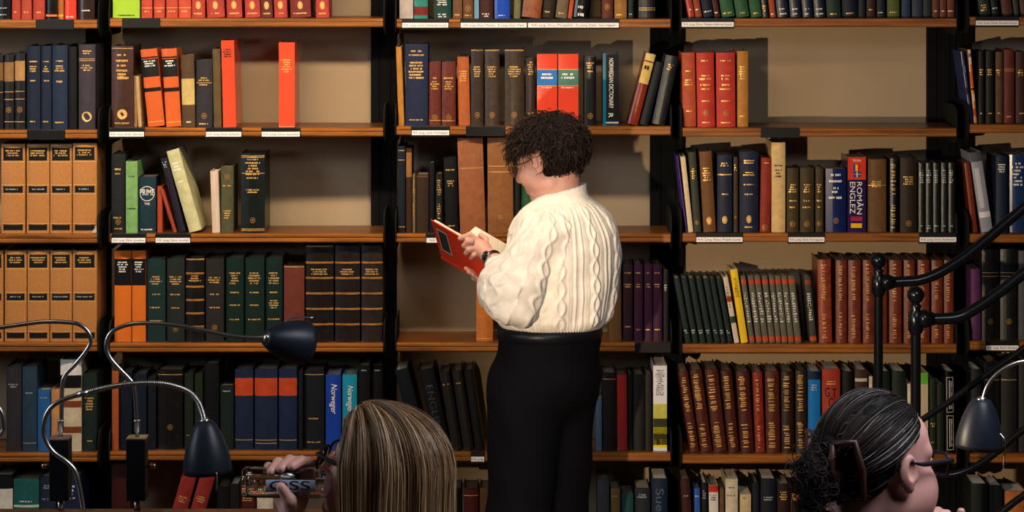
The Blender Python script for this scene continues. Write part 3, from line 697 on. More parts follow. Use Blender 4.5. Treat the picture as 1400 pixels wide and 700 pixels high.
def special(kind, root, w, bul, h):
    if kind == 'torn': mesh('torn_corner', [(w*.3, -.0012+bul*.36, .004), (w*.49, -.001+bul, .0), (w*.49, -.001+bul, .026), (w*.4, -.001+bul*.7, .014)], [(0, 1, 2, 3)], mat('c9ccd2', 'p'), root)
    elif kind == 'prime':
        zc = h*.7; v, f = ring(w, bul, zc, w*.43, w*.43, .93, 24); mesh('emblem', v, f, WHITE, root)
        spine_text(root, w, bul, h, 'PRIME', .22, .33, WHITE, False, size=w*.84); spine_text(root, w, bul, h, 'THE', .46, .5, WHITE, False, size=w*.3)
    elif kind == 'norv1': spine_text(root, w, bul, h, 'Norweger', .12, .52, WHITE, True, size=w*.5, shear=.3)
    elif kind == 'norv2': spine_text(root, w, bul, h, 'Norweger', .14, .5, WHITE, True, size=w*.5, shear=.3)
    elif kind == 'nor':
        spine_text(root, w, bul, h, 'NORWEGIAN DICTIONARY', .07, .76, WHITE, True, size=w*.27, xo=w*.03)
        mesh('teal_edge', *arc_patch(w, bul, -w*.5, -w*.3, .0, h, .0012), mat('12607a', 'G'), root); spine_text(root, w, bul, h, 'R', .83, .89, WHITE, True, size=w*.3)
    elif kind == 'eng': spine_text(root, w, bul, h, 'ENGLISH', .2, .8, mat('3c4347', 'c'), True, size=w*.42)
    elif kind == 'sue': spine_text(root, w, bul, h, 'Sue', .12, .4, mat('4c5a6c', 'c'), True, size=w*.5)
    elif kind == 'rom':
        spine_text(root, w, bul, h, 'ROMÂN', .33, .76, WHITE, True, size=w*.36, xo=w*.18); spine_text(root, w, bul, h, 'ENGLEZ', .33, .75, WHITE, True, size=w*.3, xo=-w*.24)
        v0 = lambda a, b, c, d: arc_patch(w, bul, a*w, b*w, h-d*h, h-c*h, .0009)
        for a, b, col in ((-.2, -.08, '2a3f9a'), (-.08, .04, 'e8c81e'), (.04, .16, 'c8281c')): mesh('flag_stripe', *v0(a, b, .1, .18), mat(col, 'G'), root)
        mesh('flag_field', *v0(-.2, .22, .19, .265), mat('3a3f7a', 'G'), root); mesh('flag_cross', *merge([v0(-.2, .22, .222, .234), v0(-.02, .04, .19, .265)]), WHITE, root)
        mesh('red_marks', *v0(-.35, .3, .79, .85), mat('9a2a4a', 'G'), root); mesh('yellow_mark', *v0(-.33, .28, .88, .94), mat('e8b21e', 'G'), root)
        spine_text(root, w, bul, h, 'TEORA', .03, .06, WHITE, False, size=w*.5)
    elif kind == 'gtc':
        for t, a, b, x in (('G', .22, .33, -.22), ('T', .23, .34, .16), ('C', .34, .45, -.02)): spine_text(root, w, bul, h, t, a, b, INK, False, size=w*.26, xo=x*w)
        mesh('gilt_lettering', *merge(lettering(random.Random(3), w, bul, h*.86, 2, .004, .008)), GOLD, root)
    elif kind == 'frame':
        def fr(z0, z1):
            a = w*.36; t = w*.05; q = lambda x0, x1, u, v: arc_patch(w, bul, x0, x1, u, v, .0009)
            l = [q(-a, a, z0, z0+t), q(-a, a, z1-t, z1), q(-a, -a+t, z0, z1), q(a-t, a, z0, z1), q(-w*.1, -w*.02, z0+.01, z1-.01)]
            rr = random.Random(2); z = z0+.012
            while z < z1-.012: l.append(q(w*.08, w*(.12+.1*rr.random()), z, z+.003)); z += .005
            return merge(l)
        mesh('ornamental_frame', *fr(h*.5, h*.93), mat('b9b2a4', 'c'), root); mesh('ornamental_frame', *fr(h*.04, h*.46), mat('b9b2a4', 'c'), root)
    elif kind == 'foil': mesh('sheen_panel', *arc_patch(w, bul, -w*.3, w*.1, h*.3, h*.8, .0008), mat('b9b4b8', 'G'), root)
import re
BOOKS = []; lab_seen = {}
for line in TABLE.strip().split('\n'):
    if line[0] == '#':
        sh, rc, ph = line[1:].split(' ', 2); bay, row = sh[0], int(sh[1])-1; rc0 = float(rc); prev = None; continue
    a, deco, desc = line.split('|')
    tk = a.replace('@', ' @').split(); x0, x1, yt = map(float, tk[:3]); dx = 0; i = 3
    if tk[i][0] == '@': dx = float(tk[i][1:]); i += 1
    col = ''.join(tk[i:]); hexc, kind = col[:6], col[6:]
    rng = random.Random(line)
    same = prev and prev[0] == desc
    rc = prev[1] if same else rc0+rng.uniform(-.008, .01)
    if abs(dx) > 3: rc = prev[1] if (prev and abs(prev[2]) > 3) else rc
    prev = (desc, rc, dx)
    root, w, bul, h = make_book(x0, x1, yt, shelf_z(bay, row), hexc, kind, deco, dx, rc, rng)
    for t in deco.split():
        if t[0] == 'X': special(t[1:], root, w, bul, h)
    lb = desc+', '+ph; meta = (sh, desc, ph); BOOKS.append((root, sh, desc, ph)); lab_seen.setdefault(lb, []).append(root); tag(root, lb, 'book', 'books '+ph)

ORD = ['nearest', 'second', 'third', 'fourth', 'fifth', 'sixth', 'seventh', 'eighth', 'ninth']
LAND = {'A3': ('torn-cornered volume', -1), 'A4': ('the bright orange pair', -1), 'B1': ('lime green book', 1), 'B4': ('the orange pair', 1), 'C4': ('dark plum book', 1),
        'D1': ('thin red book', 1), 'D2': ('the bare wall', -1), 'D3': ('tall cream book', 1), 'D4': ('yellow book', 1), 'D5': ('the GTC book', -1), 'E5': ('black-grey book', 1)}
sets = {}
for q in BOOKS: sets.setdefault((q[1], q[2]), []).append(q)
for (sh, desc), qs in sets.items():
    if len(qs) < 2: continue
    lm, sg = LAND[sh]; qs = qs if sg > 0 else qs[::-1]
    if sh == 'D4' and 'blue-green' in desc: qs = qs[::-1]
    for i, q in enumerate(qs):
        lb = desc+', '+('nearest ' if i == 0 else ORD[i]+' from ')+lm
        if sh in ('A4',): lb = lb.replace(' with three black title panels', '')+', on lower encyclopedia shelf'
        q[0]['label'] = lb
# ---------------------------------------------------------------- reading desk rail and lamps
YL = 4.9; K = F/YL
chrome = mat('c9c4be', 'm'); shade_m = mat('1b2029', 'k'); clampm = mat('0d0e12', 'k'); brass = mat('c9a070', 'm')
railz = P(0, 697, YL).z
desk = empty('reading_desk', (X8(-60, YL), YL, 0), 'wooden desk partition with flat top rail carrying the gooseneck lamps', 'desk')
def dq(px): return X8(px, YL)-X8(-60, YL)
box('top_rail', dq(-260), dq(470), -.09, .012, railz-.03, railz, mat('6a3f1c', 'o'), desk, .003)
box('partition_panel', dq(-250), dq(462), -.03, -.008, .75, railz-.03, mat('4a2b14', 'o'), desk, .002)
box('desk_top', dq(-260), dq(470), -.05, .62, .71, .75, mat('6a3f1c', 'o'), desk, .004)
for px in (-250, 440):
    for yy in (-.03, .52): box('leg', dq(px), dq(px)+.06, yy, yy+.06, 0, .71, mat('4a2b14', 'o'), desk, .003)
def lampshade(root, top, axis, r0, r1, ln, base, bulb=True):
    prof = []
    for i in range(13):
        t = i/12; prof.append((r0+(r1-r0)*math.sin(t*math.pi/2)**.8, ln*(1-math.cos(t*math.pi/2)*.0)*t))
    prof = [(.0015, -.002)]+[(r0*.9, -.001)]+prof+[(r1-.002, ln)]+[(p[0]-.002, p[1]+.001) for p in prof[::-1]]
    sh = lathe('lamp_shade', prof, top, axis, shade_m, root)
    ax = Vector(axis).normalized()
    lathe('ferrule', [(.0, -.006), (.008, -.006), (.0095, -.002), (.0095, .001), (0, .002)], top, axis, chrome, root, 16)
    return sh
def lever(root, a, b, c):
    return tube('lever', spline([a, b, c], 6), .0016, chrome, root, 8)
def clamp(root, px, knob):
    o = root.location
    L = lambda x, y: P(x, y, YL)-o
    c = L(px, 640)
    box('clamp_block', c.x-.0185, c.x+.0185, -.022, .022, L(0, 682).z, L(0, 599).z, clampm, root, .0015)
    zt = L(0, 599).z
    box('top_plate', c.x-.019, c.x+.019, -.0225, .0225, zt, zt+.003, chrome, root, .001)
    lathe('socket', [(0, .003), (.004, .003), (.0035, .012), (.006, .014), (.006, .032), (.0068, .033), (.0068, .036), (0, .036)], (c.x, 0, zt), (0, 0, 1), chrome, root, 16)
    zb = L(0, 682).z
    lathe('foot_pin', [(0, 0), (.003, 0), (.003, -.004), (.0062, -.005), (.0062, -(zb-(railz-o.z))+.0), (0, -(zb-(railz-o.z)))], (c.x, 0, zb), (0, 0, 1), chrome, root, 16)
    s = knob; lathe('thumb_screw', [(0, .0), (.003, 0), (.003, .004), (.006, .006), (.007, .009), (.004, .011), (.006, .013), (.005, .017), (.001, .019), (0, .019)], (c.x+s*.0185, 0, L(0, 637).z), (s, 0, 0), brass, root, 14)
def lamp_root(px, lab):
    return empty('desk_lamp', P(px, 697, YL), lab, 'desk lamp', 'gooseneck lamps on the desk partition')
def neck(root, pts, r=.0042, name='rod', n=8):
    return tube(name, spline([P(x, y, YL+dy)-root.location for x, y, dy in pts], n), r, chrome, root, 12)
# lamp 1: rod arching back out of the frame
l1 = lamp_root(83, 'chrome gooseneck lamp arching towards tan encyclopedias, clamp screw facing blue book'); clamp(l1, 83, -1)
neck(l1, [(84, 576, 0), (85, 530, 0), (89, 513, 0), (104, 497, 0), (119, 478, 0), (124, 465, 0), (120, 453, 0), (109, 444, 0), (95, 441, 0), (60, 440, 0), (20, 445, 0), (-30, 452, 0)])
lampshade(l1, P(-30, 452, YL)-l1.location, (-.9, .2, -.4), .014, .045, .085, None)
# lamp 2: shade turned to the shelves, the bulb is lit
l2 = lamp_root(187, 'lit chrome gooseneck lamp with egg-shaped black shade turned towards the shelves'); clamp(l2, 187.5, 1)
neck(l2, [(187, 576, 0), (184, 535, 0), (180, 522, 0), (165, 506, 0), (151, 490, 0), (145, 474, 0), (150, 457, 0), (165, 447, 0), (190, 442, 0), (235, 444, 0), (280, 452, 0), (315, 459, 0), (345, 462, 0), (364, 461, 0)])
ax2 = Vector((.72, .62, -.20)).normalized(); top2 = P(364, 462, YL)-l2.location
lampshade(l2, top2, ax2, .016, .044, .092, None)
lv = top2+ax2*.06
lever(l2, lv+Vector((-.01, -.01, .04)), lv+Vector((.006, -.005, .047)), lv+Vector((.045, .0, .046)))
bp = top2+ax2*.07
em = bpy.data.materials.new('lamp_filament_glow'); em.use_nodes = True
em.node_tree.nodes['Principled BSDF'].inputs['Emission Color'].default_value = (1, .72, .42, 1); em.node_tree.nodes['Principled BSDF'].inputs['Emission Strength'].default_value = 30
lathe('bulb', [(0, -.022), (.008, -.02), (.009, -.012), (.014, -.002), (.015, .006), (.011, .014), (0, .018)], bp, ax2, em, l2, 16)
sp = bpy.data.lights.new('desk_lamp_bulb', 'SPOT'); sp.energy = 235; sp.color = (1, .76, .50); sp.spot_size = math.radians(96); sp.spot_blend = .5; sp.shadow_soft_size = .02
so = bpy.data.objects.new('desk_lamp_bulb', sp); C.objects.link(so); so.location = l2.location+bp+ax2*.024; so.rotation_euler = ax2.to_track_quat('-Z', 'Y').to_euler()
# lamp 3: shade hanging straight down on a ribbed neck
l3 = lamp_root(114, 'chrome lamp with ribbed neck and bell-shaped black shade hanging straight down')
neck(l3, [(114, 697, -.06), (109, 668, -.06), (103, 645, -.06), (92, 632, -.06), (72, 617, -.06), (61, 598, -.06), (60, 578, -.06), (68, 559, -.06), (85, 547, -.06), (113, 538, -.06)], .0048)
q3 = spline([P(x, y, YL-.06)-l3.location for x, y in [(113, 538), (150, 529), (190, 524), (225, 525), (255, 534), (270, 548), (277, 565), (279, 575)]], 40)
tube('ribbed_neck', q3, [.0047+(.0009 if i % 3 else -.0006) for i in range(len(q3))], chrome, l3, 12)
lathe('coupling', [(0, 0), (.0058, 0), (.0058, .022), (0, .022)], q3[0]-(q3[1]-q3[0]).normalized()*.011, (q3[1]-q3[0]), chrome, l3, 14)
lampshade(l3, P(280, 576, YL-.06)-l3.location, (.06, 0, -1), .016, .047, .098, None)
b3 = P(299, 640, YL-.06)-l3.location; lever(l3, b3+Vector((0, -.04, .0)), b3+Vector((.002, -.042, -.014)), b3+Vector((.001, -.04, -.034)))
# lamp 4: only the bend of its rod reaches the picture
l4 = lamp_root(-45, 'chrome lamp rod bulging in beside the dark grey-brown cloth book')
neck(l4, [(-45, 697, 0), (-43, 660, 0), (-20, 615, 0), (2, 592, 0), (5, 578, 0), (0, 560, 0), (-20, 540, 0), (-60, 530, 0)])
lampshade(l4, P(-60, 530, YL)-l4.location, (-.8, .1, -.6), .014, .045, .085, None)
# lamp 5: right hand side
Y5 = 4.95
l5 = empty('desk_lamp', P(1470, 912, Y5), 'chrome lamp with black bell shade in front of the stair rails', 'desk lamp', 'gooseneck lamps on the desk partition')
def p5(x, y): return P(x, y, Y5)-l5.location
tube('rod', spline([p5(*q) for q in [(1470, 905), (1472, 680), (1480, 600), (1470, 530), (1440, 500), (1405, 494), (1382, 499), (1362, 512), (1350, 528), (1344, 546)]], 8), .004, chrome, l5, 12)
lampshade(l5, p5(1342, 547), (-.06, 0, -1), 0.018, .0465, .094, None)
b5 = p5(1368, 588); lever(l5, b5+Vector((-.008, -.02, .0)), b5+Vector((.003, -.03, -.018)), b5+Vector((.0, -.028, -.07)))
box('clamp_block', -.02, .02, -.022, .022, -.02, .06, clampm, l5, .002)
dk2 = empty('reading_desk', (l5.location.x, Y5, 0), 'wooden desk under the bell-shaded lamp by the stair rails', 'desk')
box('desk_top', -.6, .9, -.15, .5, l5.location.z-.05, l5.location.z-.02, mat('6a3f1c', 'o'), dk2, .004)
for xx in (-.55, .79):
    for yy in (-.12, .39): box('leg', xx, xx+.06, yy, yy+.06, 0, l5.location.z-.05, mat('4a2b14', 'o'), dk2, .003)
# ---------------------------------------------------------------- stair railings
iron2 = mat('0e0f13', 'k'); iron2.node_tree.nodes['Principled BSDF'].inputs['Roughness'].default_value = .22
def railing(Y, px, ytop, rail, low, lab, r):
    k = Y/F; o = P(px, ytop, Y); root = empty('stair_railing', (o.x, Y, 0), lab, 'railing', 'black iron stair railings')
    G = lambda x, y: P(x, y, Y)-root.location
    zt = o.z
    lathe('ball_finial', [(.0, zt)]+[(r*1.75*math.sin(a), zt-r*1.75+r*1.75*math.cos(a)) for a in [i*math.pi/12 for i in range(1, 12)]]+[(r*.7, zt-r*3.6)], (0, 0, 0), (0, 0, 1), iron2, root, 24)
    lathe('collar', [(r*.7, zt-r*3.4), (r*1.2, zt-r*3.9), (r*.9, zt-r*4.6), (r*1.5, zt-r*5.4), (r*1.55, zt-r*8.6), (r*1.1, zt-r*9.4), (r, zt-r*9.5)], (0, 0, 0), (0, 0, 1), iron2, root, 20)
    lathe('post', [(r*3, 0), (r*3, .012), (r*1.2, .03), (r, .05), (r, zt-r*9)], (0, 0, 0), (0, 0, 1), iron2, root, 18)
    pts = spline([G(*q) for q in rail], 10); tube('handrail', pts, r*1.15, iron2, root, 14)
    for l in low: tube('lower_rail', spline([G(*q) for q in l], 8), r*.72, iron2, root, 12)
    e = pts[-1]; tube('end_post', [(e.x, 0, 0), (e.x, 0, e.z)], r, iron2, root, 12)
    j = G(*rail[0]); lathe('rail_joint', [(0, 0), (r*1.6, 0), (r*1.9, r), (r*1.25, r*3), (0, r*3)], (r*.6, 0, j.z), (1, 0, 0), iron2, root, 16)
railing(7.3, 1201, 345, [(1206, 386), (1235, 385), (1258, 383), (1282, 374), (1306, 360), (1335, 339), (1400, 284), (1560, 150)],
        [[(1256, 577), (1300, 548), (1345, 515), (1400, 476), (1556, 360)]], 'black iron stair railing with ball finial, higher and nearer the shelves', .0135)
railing(7.0, 1252, 391, [(1258, 436), (1288, 436), (1312, 433), (1332, 423), (1360, 404), (1400, 373), (1560, 245)],
        [[(1258, 650), (1290, 650), (1312, 647), (1340, 634), (1370, 612), (1400, 587), (1556, 470)], [(1330, 735), (1380, 692), (1400, 677), (1556, 565)]], 'black iron stair railing with larger ball finial, lower of the two', .0142)
# ---------------------------------------------------------------- figures: smooth implicit surfaces turned into one continuous mesh
V3 = lambda *a: np.array(a, dtype=float)
class Field:
    def __init__(s, lo, hi, h):
        s.h = h; s.lo = np.array(lo, float); n = np.ceil((np.array(hi)-s.lo)/h).astype(int)+1
        s.ax = [(s.lo[i]+h*np.arange(n[i])).astype(np.float32) for i in range(3)]; s.f = np.full(n, .06, np.float32)
    def _sl(s, lo, hi):
        sl = []
        for i in range(3):
            a = int(max(0, math.floor((lo[i]-s.lo[i])/s.h))); b = int(min(len(s.ax[i]), math.ceil((hi[i]-s.lo[i])/s.h)+1))
            if b <= a: return None
            sl.append(slice(a, b))
        return tuple(sl)
    def _grid(s, sl): return [s.ax[0][sl[0]][:, None, None], s.ax[1][sl[1]][None, :, None], s.ax[2][sl[2]][None, None, :]]
    def _put(s, sl, d, k, sub):
        f = s.f[sl]; d = np.minimum(d, .06).astype(np.float32)
        if sub:
            d = -d; h = np.clip(.5+.5*(d-f)/k, 0, 1); s.f[sl] = f*(1-h)+d*h+k*h*(1-h)
        else:
            h = np.clip(.5+.5*(f-d)/k, 0, 1); s.f[sl] = f*(1-h)+d*h-k*h*(1-h)
    def ell(s, c, r, M=None, k=.012, sub=False):
        c = np.array(c, float); r = np.array(r, float); M = np.eye(3) if M is None else M
        e = np.sqrt(((M*r)**2).sum(1))+.03
        sl = s._sl(c-e, c+e)
        if sl is None: return
        X, Y, Z = s._grid(sl); X = X-c[0]; Y = Y-c[1]; Z = Z-c[2]
        q = [(M[0, i]*X+M[1, i]*Y+M[2, i]*Z)/r[i] for i in range(3)]
        k0 = np.sqrt(q[0]**2+q[1]**2+q[2]**2); k1 = np.sqrt((q[0]/r[0])**2+(q[1]/r[1])**2+(q[2]/r[2])**2)
        s._put(sl, k0*(k0-1)/np.maximum(k1, 1e-5), k, sub)
    def cap(s, a, b, ra, rb, k=.012, sub=False):
        a = np.array(a, float); b = np.array(b, float); m = max(ra, rb)+.03
        sl = s._sl(np.minimum(a, b)-m, np.maximum(a, b)+m)
        if sl is None: return
        X, Y, Z = s._grid(sl); d = b-a; L = max(d.dot(d), 1e-9)
        t = np.clip(((X-a[0])*d[0]+(Y-a[1])*d[1]+(Z-a[2])*d[2])/L, 0, 1)
        D = np.sqrt((X-a[0]-t*d[0])**2+(Y-a[1]-t*d[1])**2+(Z-a[2]-t*d[2])**2)-(ra+(rb-ra)*t)
        s._put(sl, D, k, sub)
    def chain(s, pts, rs, k=.006):
        for i in range(len(pts)-1): s.cap(pts[i], pts[i+1], rs[i], rs[i+1], k)
    def plane(s, p, n):          # cut away the side n points to
        X, Y, Z = s._grid((slice(None),)*3); n = np.array(n, float)
        s.f = np.maximum(s.f, ((X-p[0])*n[0]+(Y-p[1])*n[1]+(Z-p[2])*n[2]).astype(np.float32))
    def surf(s):
        f = s.f; g = f < 0; n = f.shape
        c = [g[i:n[0]-1+i, j:n[1]-1+j, k:n[2]-1+k] for i in (0, 1) for j in (0, 1) for k in (0, 1)]
        al = c[0].copy(); an = c[0].copy()
        for q in c[1:]: al &= q; an |= q
        act = an & ~al; idx = np.argwhere(act); cid = np.full(act.shape, -1, np.int32); cid[act] = np.arange(len(idx))
        off = np.array([(i, j, k) for i in (0, 1) for j in (0, 1) for k in (0, 1)])
        val = np.stack([f[idx[:, 0]+o[0], idx[:, 1]+o[1], idx[:, 2]+o[2]] for o in off], 1)
        acc = np.zeros((len(idx), 3)); cnt = np.zeros(len(idx))
        for a in range(8):
            for b in range(a+1, 8):
                if np.abs(off[a]-off[b]).sum() != 1: continue
                m = (val[:, a] < 0) != (val[:, b] < 0); t = val[m, a]/(val[m, a]-val[m, b])
                acc[m] += off[a]+(off[b]-off[a])*t[:, None]; cnt[m] += 1
        v = s.lo+s.h*(idx+acc/cnt[:, None]); Fs = []
        for ax in range(3):
            u, w_ = [(1, 2), (2, 0), (0, 1)][ax]
            a = [slice(None)]*3; b = [slice(None)]*3; a[ax] = slice(0, -1); b[ax] = slice(1, None)
            ga = g[tuple(a)]; e = ga != g[tuple(b)]; ii = np.argwhere(e); ok = np.all(ii > 0, 1) & (ii[:, u] < n[u]-1) & (ii[:, w_] < n[w_]-1)
            ii = ii[ok]; st = ga[tuple(ii.T)]; du = np.eye(3, dtype=int)[u]; dw = np.eye(3, dtype=int)[w_]
            q = np.stack([cid[tuple((ii-o).T)] for o in (du+dw, dw, 0*du, du)], 1)
            q[~st] = q[~st][:, ::-1]; Fs.append(q)
        return v, np.concatenate(Fs)
def smooth_normals(v, f):
    n = np.cross(v[f[:, 2]]-v[f[:, 0]], v[f[:, 3]]-v[f[:, 1]]); N = np.zeros_like(v)
    for i in range(4): np.add.at(N, f[:, i], n)
    return N/np.maximum(np.linalg.norm(N, axis=1, keepdims=True), 1e-12)
def relax(v, f, it=2):
    for _ in range(it):
        a = np.zeros_like(v); c = np.zeros(len(v))
        for i in range(4):
            j = f[:, (i+1) % 4]; np.add.at(a, f[:, i], v[j]); np.add.at(c, f[:, i], 1); np.add.at(a, j, v[f[:, i]]); np.add.at(c, j, 1)
        v = v*.5+.5*a/np.maximum(c, 1)[:, None]
    return v
def npmesh(name, v, f, m, parent=None, smooth=True):
    me = bpy.data.meshes.new(name); v = np.asarray(v, np.float32); f = np.asarray(f, np.int32); k = f.shape[1]
    me.vertices.add(len(v)); me.vertices.foreach_set('co', v.ravel()); me.loops.add(f.size); me.loops.foreach_set('vertex_index', f.ravel())
    me.polygons.add(len(f)); me.polygons.foreach_set('loop_start', np.arange(0, f.size, k, dtype=np.int32))
    me.polygons.foreach_set('use_smooth', np.full(len(f), smooth)); me.update(calc_edges=True); me.validate()
    for q in (m if isinstance(m, (list, tuple)) else [m]): me.materials.append(q)
    return link(bpy.data.objects.new(name, me), parent)
def body(name, F_, m, parent, it=2, disp=None):
    v, f = F_.surf(); lab = np.arange(len(v))
    while True:                                   # keep the one connected surface
        old = lab.copy(); mn = lab[f].min(1)
        for i in range(4): np.minimum.at(lab, f[:, i], mn)
        lab = lab[lab]
        if (lab == old).all(): break
    ids, cn = np.unique(lab, return_counts=True); kp = lab == ids[cn.argmax()]; f = f[kp[f[:, 0]]]; ren = np.cumsum(kp)-1; v = v[kp]; f = ren[f]
    v = relax(v, f, it)
    if disp is not None: v = v+smooth_normals(v, f)*disp(v)[:, None]
    o = npmesh(name, v-np.array(parent.location), f, m, parent); return o
def strands(name, Pts, rad, m, parent, sides=3):
    """Pts (N,M,3) hair paths -> tapered three-sided locks"""
    N, M, _ = Pts.shape; T = np.gradient(Pts, axis=1); T /= np.maximum(np.linalg.norm(T, axis=2, keepdims=True), 1e-9)
    ref = np.array([.31, .52, .79]); A = np.cross(T, ref); A /= np.maximum(np.linalg.norm(A, axis=2, keepdims=True), 1e-9); B = np.cross(T, A)
    tp = np.interp(np.linspace(0, 1, M), [0, .12, .7, 1], [.6, 1, .9, .15])[None, :, None]*np.asarray(rad).reshape(-1, 1, 1)
    rings = [Pts+(A*math.cos(2*math.pi*k/sides)+B*math.sin(2*math.pi*k/sides))*tp for k in range(sides)]
    v = np.stack(rings, 2).reshape(-1, 3); base = (np.arange(N)[:, None]*M+np.arange(M-1)[None, :])*sides
    f = np.concatenate([np.stack([base+k, base+(k+1) % sides, base+sides+(k+1) % sides, base+sides+k], -1).reshape(-1, 4) for k in range(sides)])
    o = npmesh(name, v-np.array(parent.location), f, m, parent); o['kind'] = 'stuff'; return o
def frame(yaw_dir, pitch, roll=0):
    f = np.array([yaw_dir[0], yaw_dir[1], 0.]); f /= np.linalg.norm(f); r = np.array([f[1], -f[0], 0.]); u = V3(0, 0, 1)
    f2 = f*math.cos(pitch)+u*math.sin(pitch); u2 = np.cross(r, f2)
    r3 = r*math.cos(roll)+u2*math.sin(roll); u3 = np.cross(r3, f2)
    return np.stack([r3, f2, u3], 1)          # columns: right, forward, up
def add_head(F_, O, M, s=1.0, jaw=1.0):
    O = np.array(O, float); W = lambda x, y, z: O+M@(np.array([x, y, z])*s)
    E = lambda c, r, k=.014, sub=False: F_.ell(W(*c), np.array(r)*s, M, k, sub)
    E((0, -.016, .028), (.075, .096, .082)); E((0, .045, .04), (.055, .042, .045), .02); E((0, .03, -.03), (.061*jaw, .062, .085), .02); E((0, .045, -.082), (.045*jaw, .046, .034), .02)
    for q in (-1, 1):
        E((q*.037, .058, -.036), (.03*jaw, .034, .034), .018); E((q*.05*jaw, .012, -.07), (.02, .038, .03), .02)
        F_.cap(W(q*.012, .080, .02), W(q*.05, .062, .02), .011*s, .009*s, .02)
        E((q*.032, .104, .001), (.017, .016, .012), .008, True); E((q*.032, .077, 0), (.0125, .0125, .0125), .003)
        F_.cap(W(q*.02, .0895, .007), W(q*.044, .083, .005), .0035*s, .003*s, .004)
        E((q*.012, .104, -.037), (.0095, .012, .008), .006)
        # ear: rim, lobe, hollow
        E((q*.080, -.007, -.005), (.0095, .0205, .030), .005); E((q*.078, .0, -.032), (.007, .010, .011), .006)
        E((q*.0885, -.001, -.001), (.0085, .0115, .0185), .003, True); F_.cap(W(q*.079, .013, -.012), W(q*.081, .011, -.02), .005*s, .004*s, .004)
    F_.cap(W(0, .09, .012), W(0, .114, -.028), .0075*s, .0115*s, .01); E((0, .113, -.033), (.012, .012, .010), .006)
    F_.cap(W(-.02, .088, -.064), W(.02, .088, -.064), .008*s, .008*s, .006); F_.cap(W(-.017, .087, -.076), W(.017, .087, -.076), .0085*s, .0085*s, .006)
    F_.cap(W(-.018, .1005, -.0705), W(.018, .1005, -.0705), .0015*s, .0015*s, .003, True); E((0, .078, -.104), (.02, .018, .016), .014)
    return W
def glasses(root, W, lens_w, lens_h, m, thick=.0024):
    o = np.array(root.location); Q = lambda *a: Vector(W(*a)-o)
    g = empty('glasses', root.location); g.parent = root; g.location = (0, 0, 0)
    fr = tag(mesh('glasses_frame', [], [], m, root)); bpy.data.objects.remove(fr); bpy.data.objects.remove(g)
    parts = []
    lensm = MATS.get('lens')
    if lensm is None:
        lensm = bpy.data.materials.new('lens_glass'); lensm.use_nodes = True; b = lensm.node_tree.nodes['Principled BSDF']
        b.inputs['Base Color'].default_value = (.75, .75, .78, 1); b.inputs['Transmission Weight'].default_value = 1; b.inputs['Roughness'].default_value = .02; b.inputs['IOR'].default_value = 1.05; MATS['lens'] = lensm
    bridge = tube('glasses', spline([Q(-.009, .119, .004), Q(0, .122, .007), Q(.009, .119, .004)], 5), thick, m, root, 8)
    for q in (-1, 1):
        pts = []
        for i in range(25):
            a = 2*math.pi*i/24; cx = math.copysign(abs(math.cos(a))**.6, math.cos(a)); sz = math.copysign(abs(math.sin(a))**.6, math.sin(a))
            x = q*(.009+lens_w/2)+cx*lens_w/2; pts.append(Q(x, .118-abs(x)*.16, -.004+sz*lens_h/2))
        tube('rim', pts, thick, m, bridge, 8, False)
        mesh('lens', [p for p in pts[:-1]]+[p+Vector(W(0, .001, 0)-W(0, 0, 0)) for p in pts[:-1]], [tuple(range(23, -1, -1)), tuple(range(24, 48))]+[(i, (i+1) % 24, 24+(i+1) % 24, 24+i) for i in range(24)], lensm, bridge)
        xe = .009+lens_w
        tube('temple_arm', spline([Q(q*xe, .118-xe*.16, .006), Q(q*(xe+.008), .104, .007), Q(q*.079, .03, .006), Q(q*.0815, -.012, .012), Q(q*.078, -.03, -.002)], 6), [thick*1.5]*13+[thick]*12, m, bridge, 8)
    return bridge
# ---- the standing reader ------------------------------------------------------------------------------
skin1 = mat('d8a592', 's'); knit = mat('f3ebe0', 'f'); trou = mat('06070c', 'v'); hair1 = mat('20140f', 'h')
YP = 7.45
reader = empty('person', (P(750, 480, YP).x, YP, 0), 'standing reader in cream cable-knit sweater and black trousers holding a red book', 'person')
def p_(x, y, dy=0): return np.array(P(x, y, YP+dy))
fd = V3(-.72, .69, 0); lf = V3(-.69, -.72, 0); up = V3(0, 0, 1); BM = np.stack([lf, fd, up], 1)
HM1 = frame((-.88, .48), math.radians(-20)); HO1 = p_(749, 217, .02)
shL, elL, wrL = p_(737, 318, -.11), p_(708, 402, -.19), p_(673, 354, -.03)
shR, elR, wrR = p_(808, 318, .11), p_(775, 400, .24), p_(676, 386, .10)
chest, neckb = p_(770, 348, .01), p_(770, 280, .01)
def finger(F_, pts, r=.0085): F_.chain(pts, [r, r*.97, r*.9, r*.82][:len(pts)], .004)
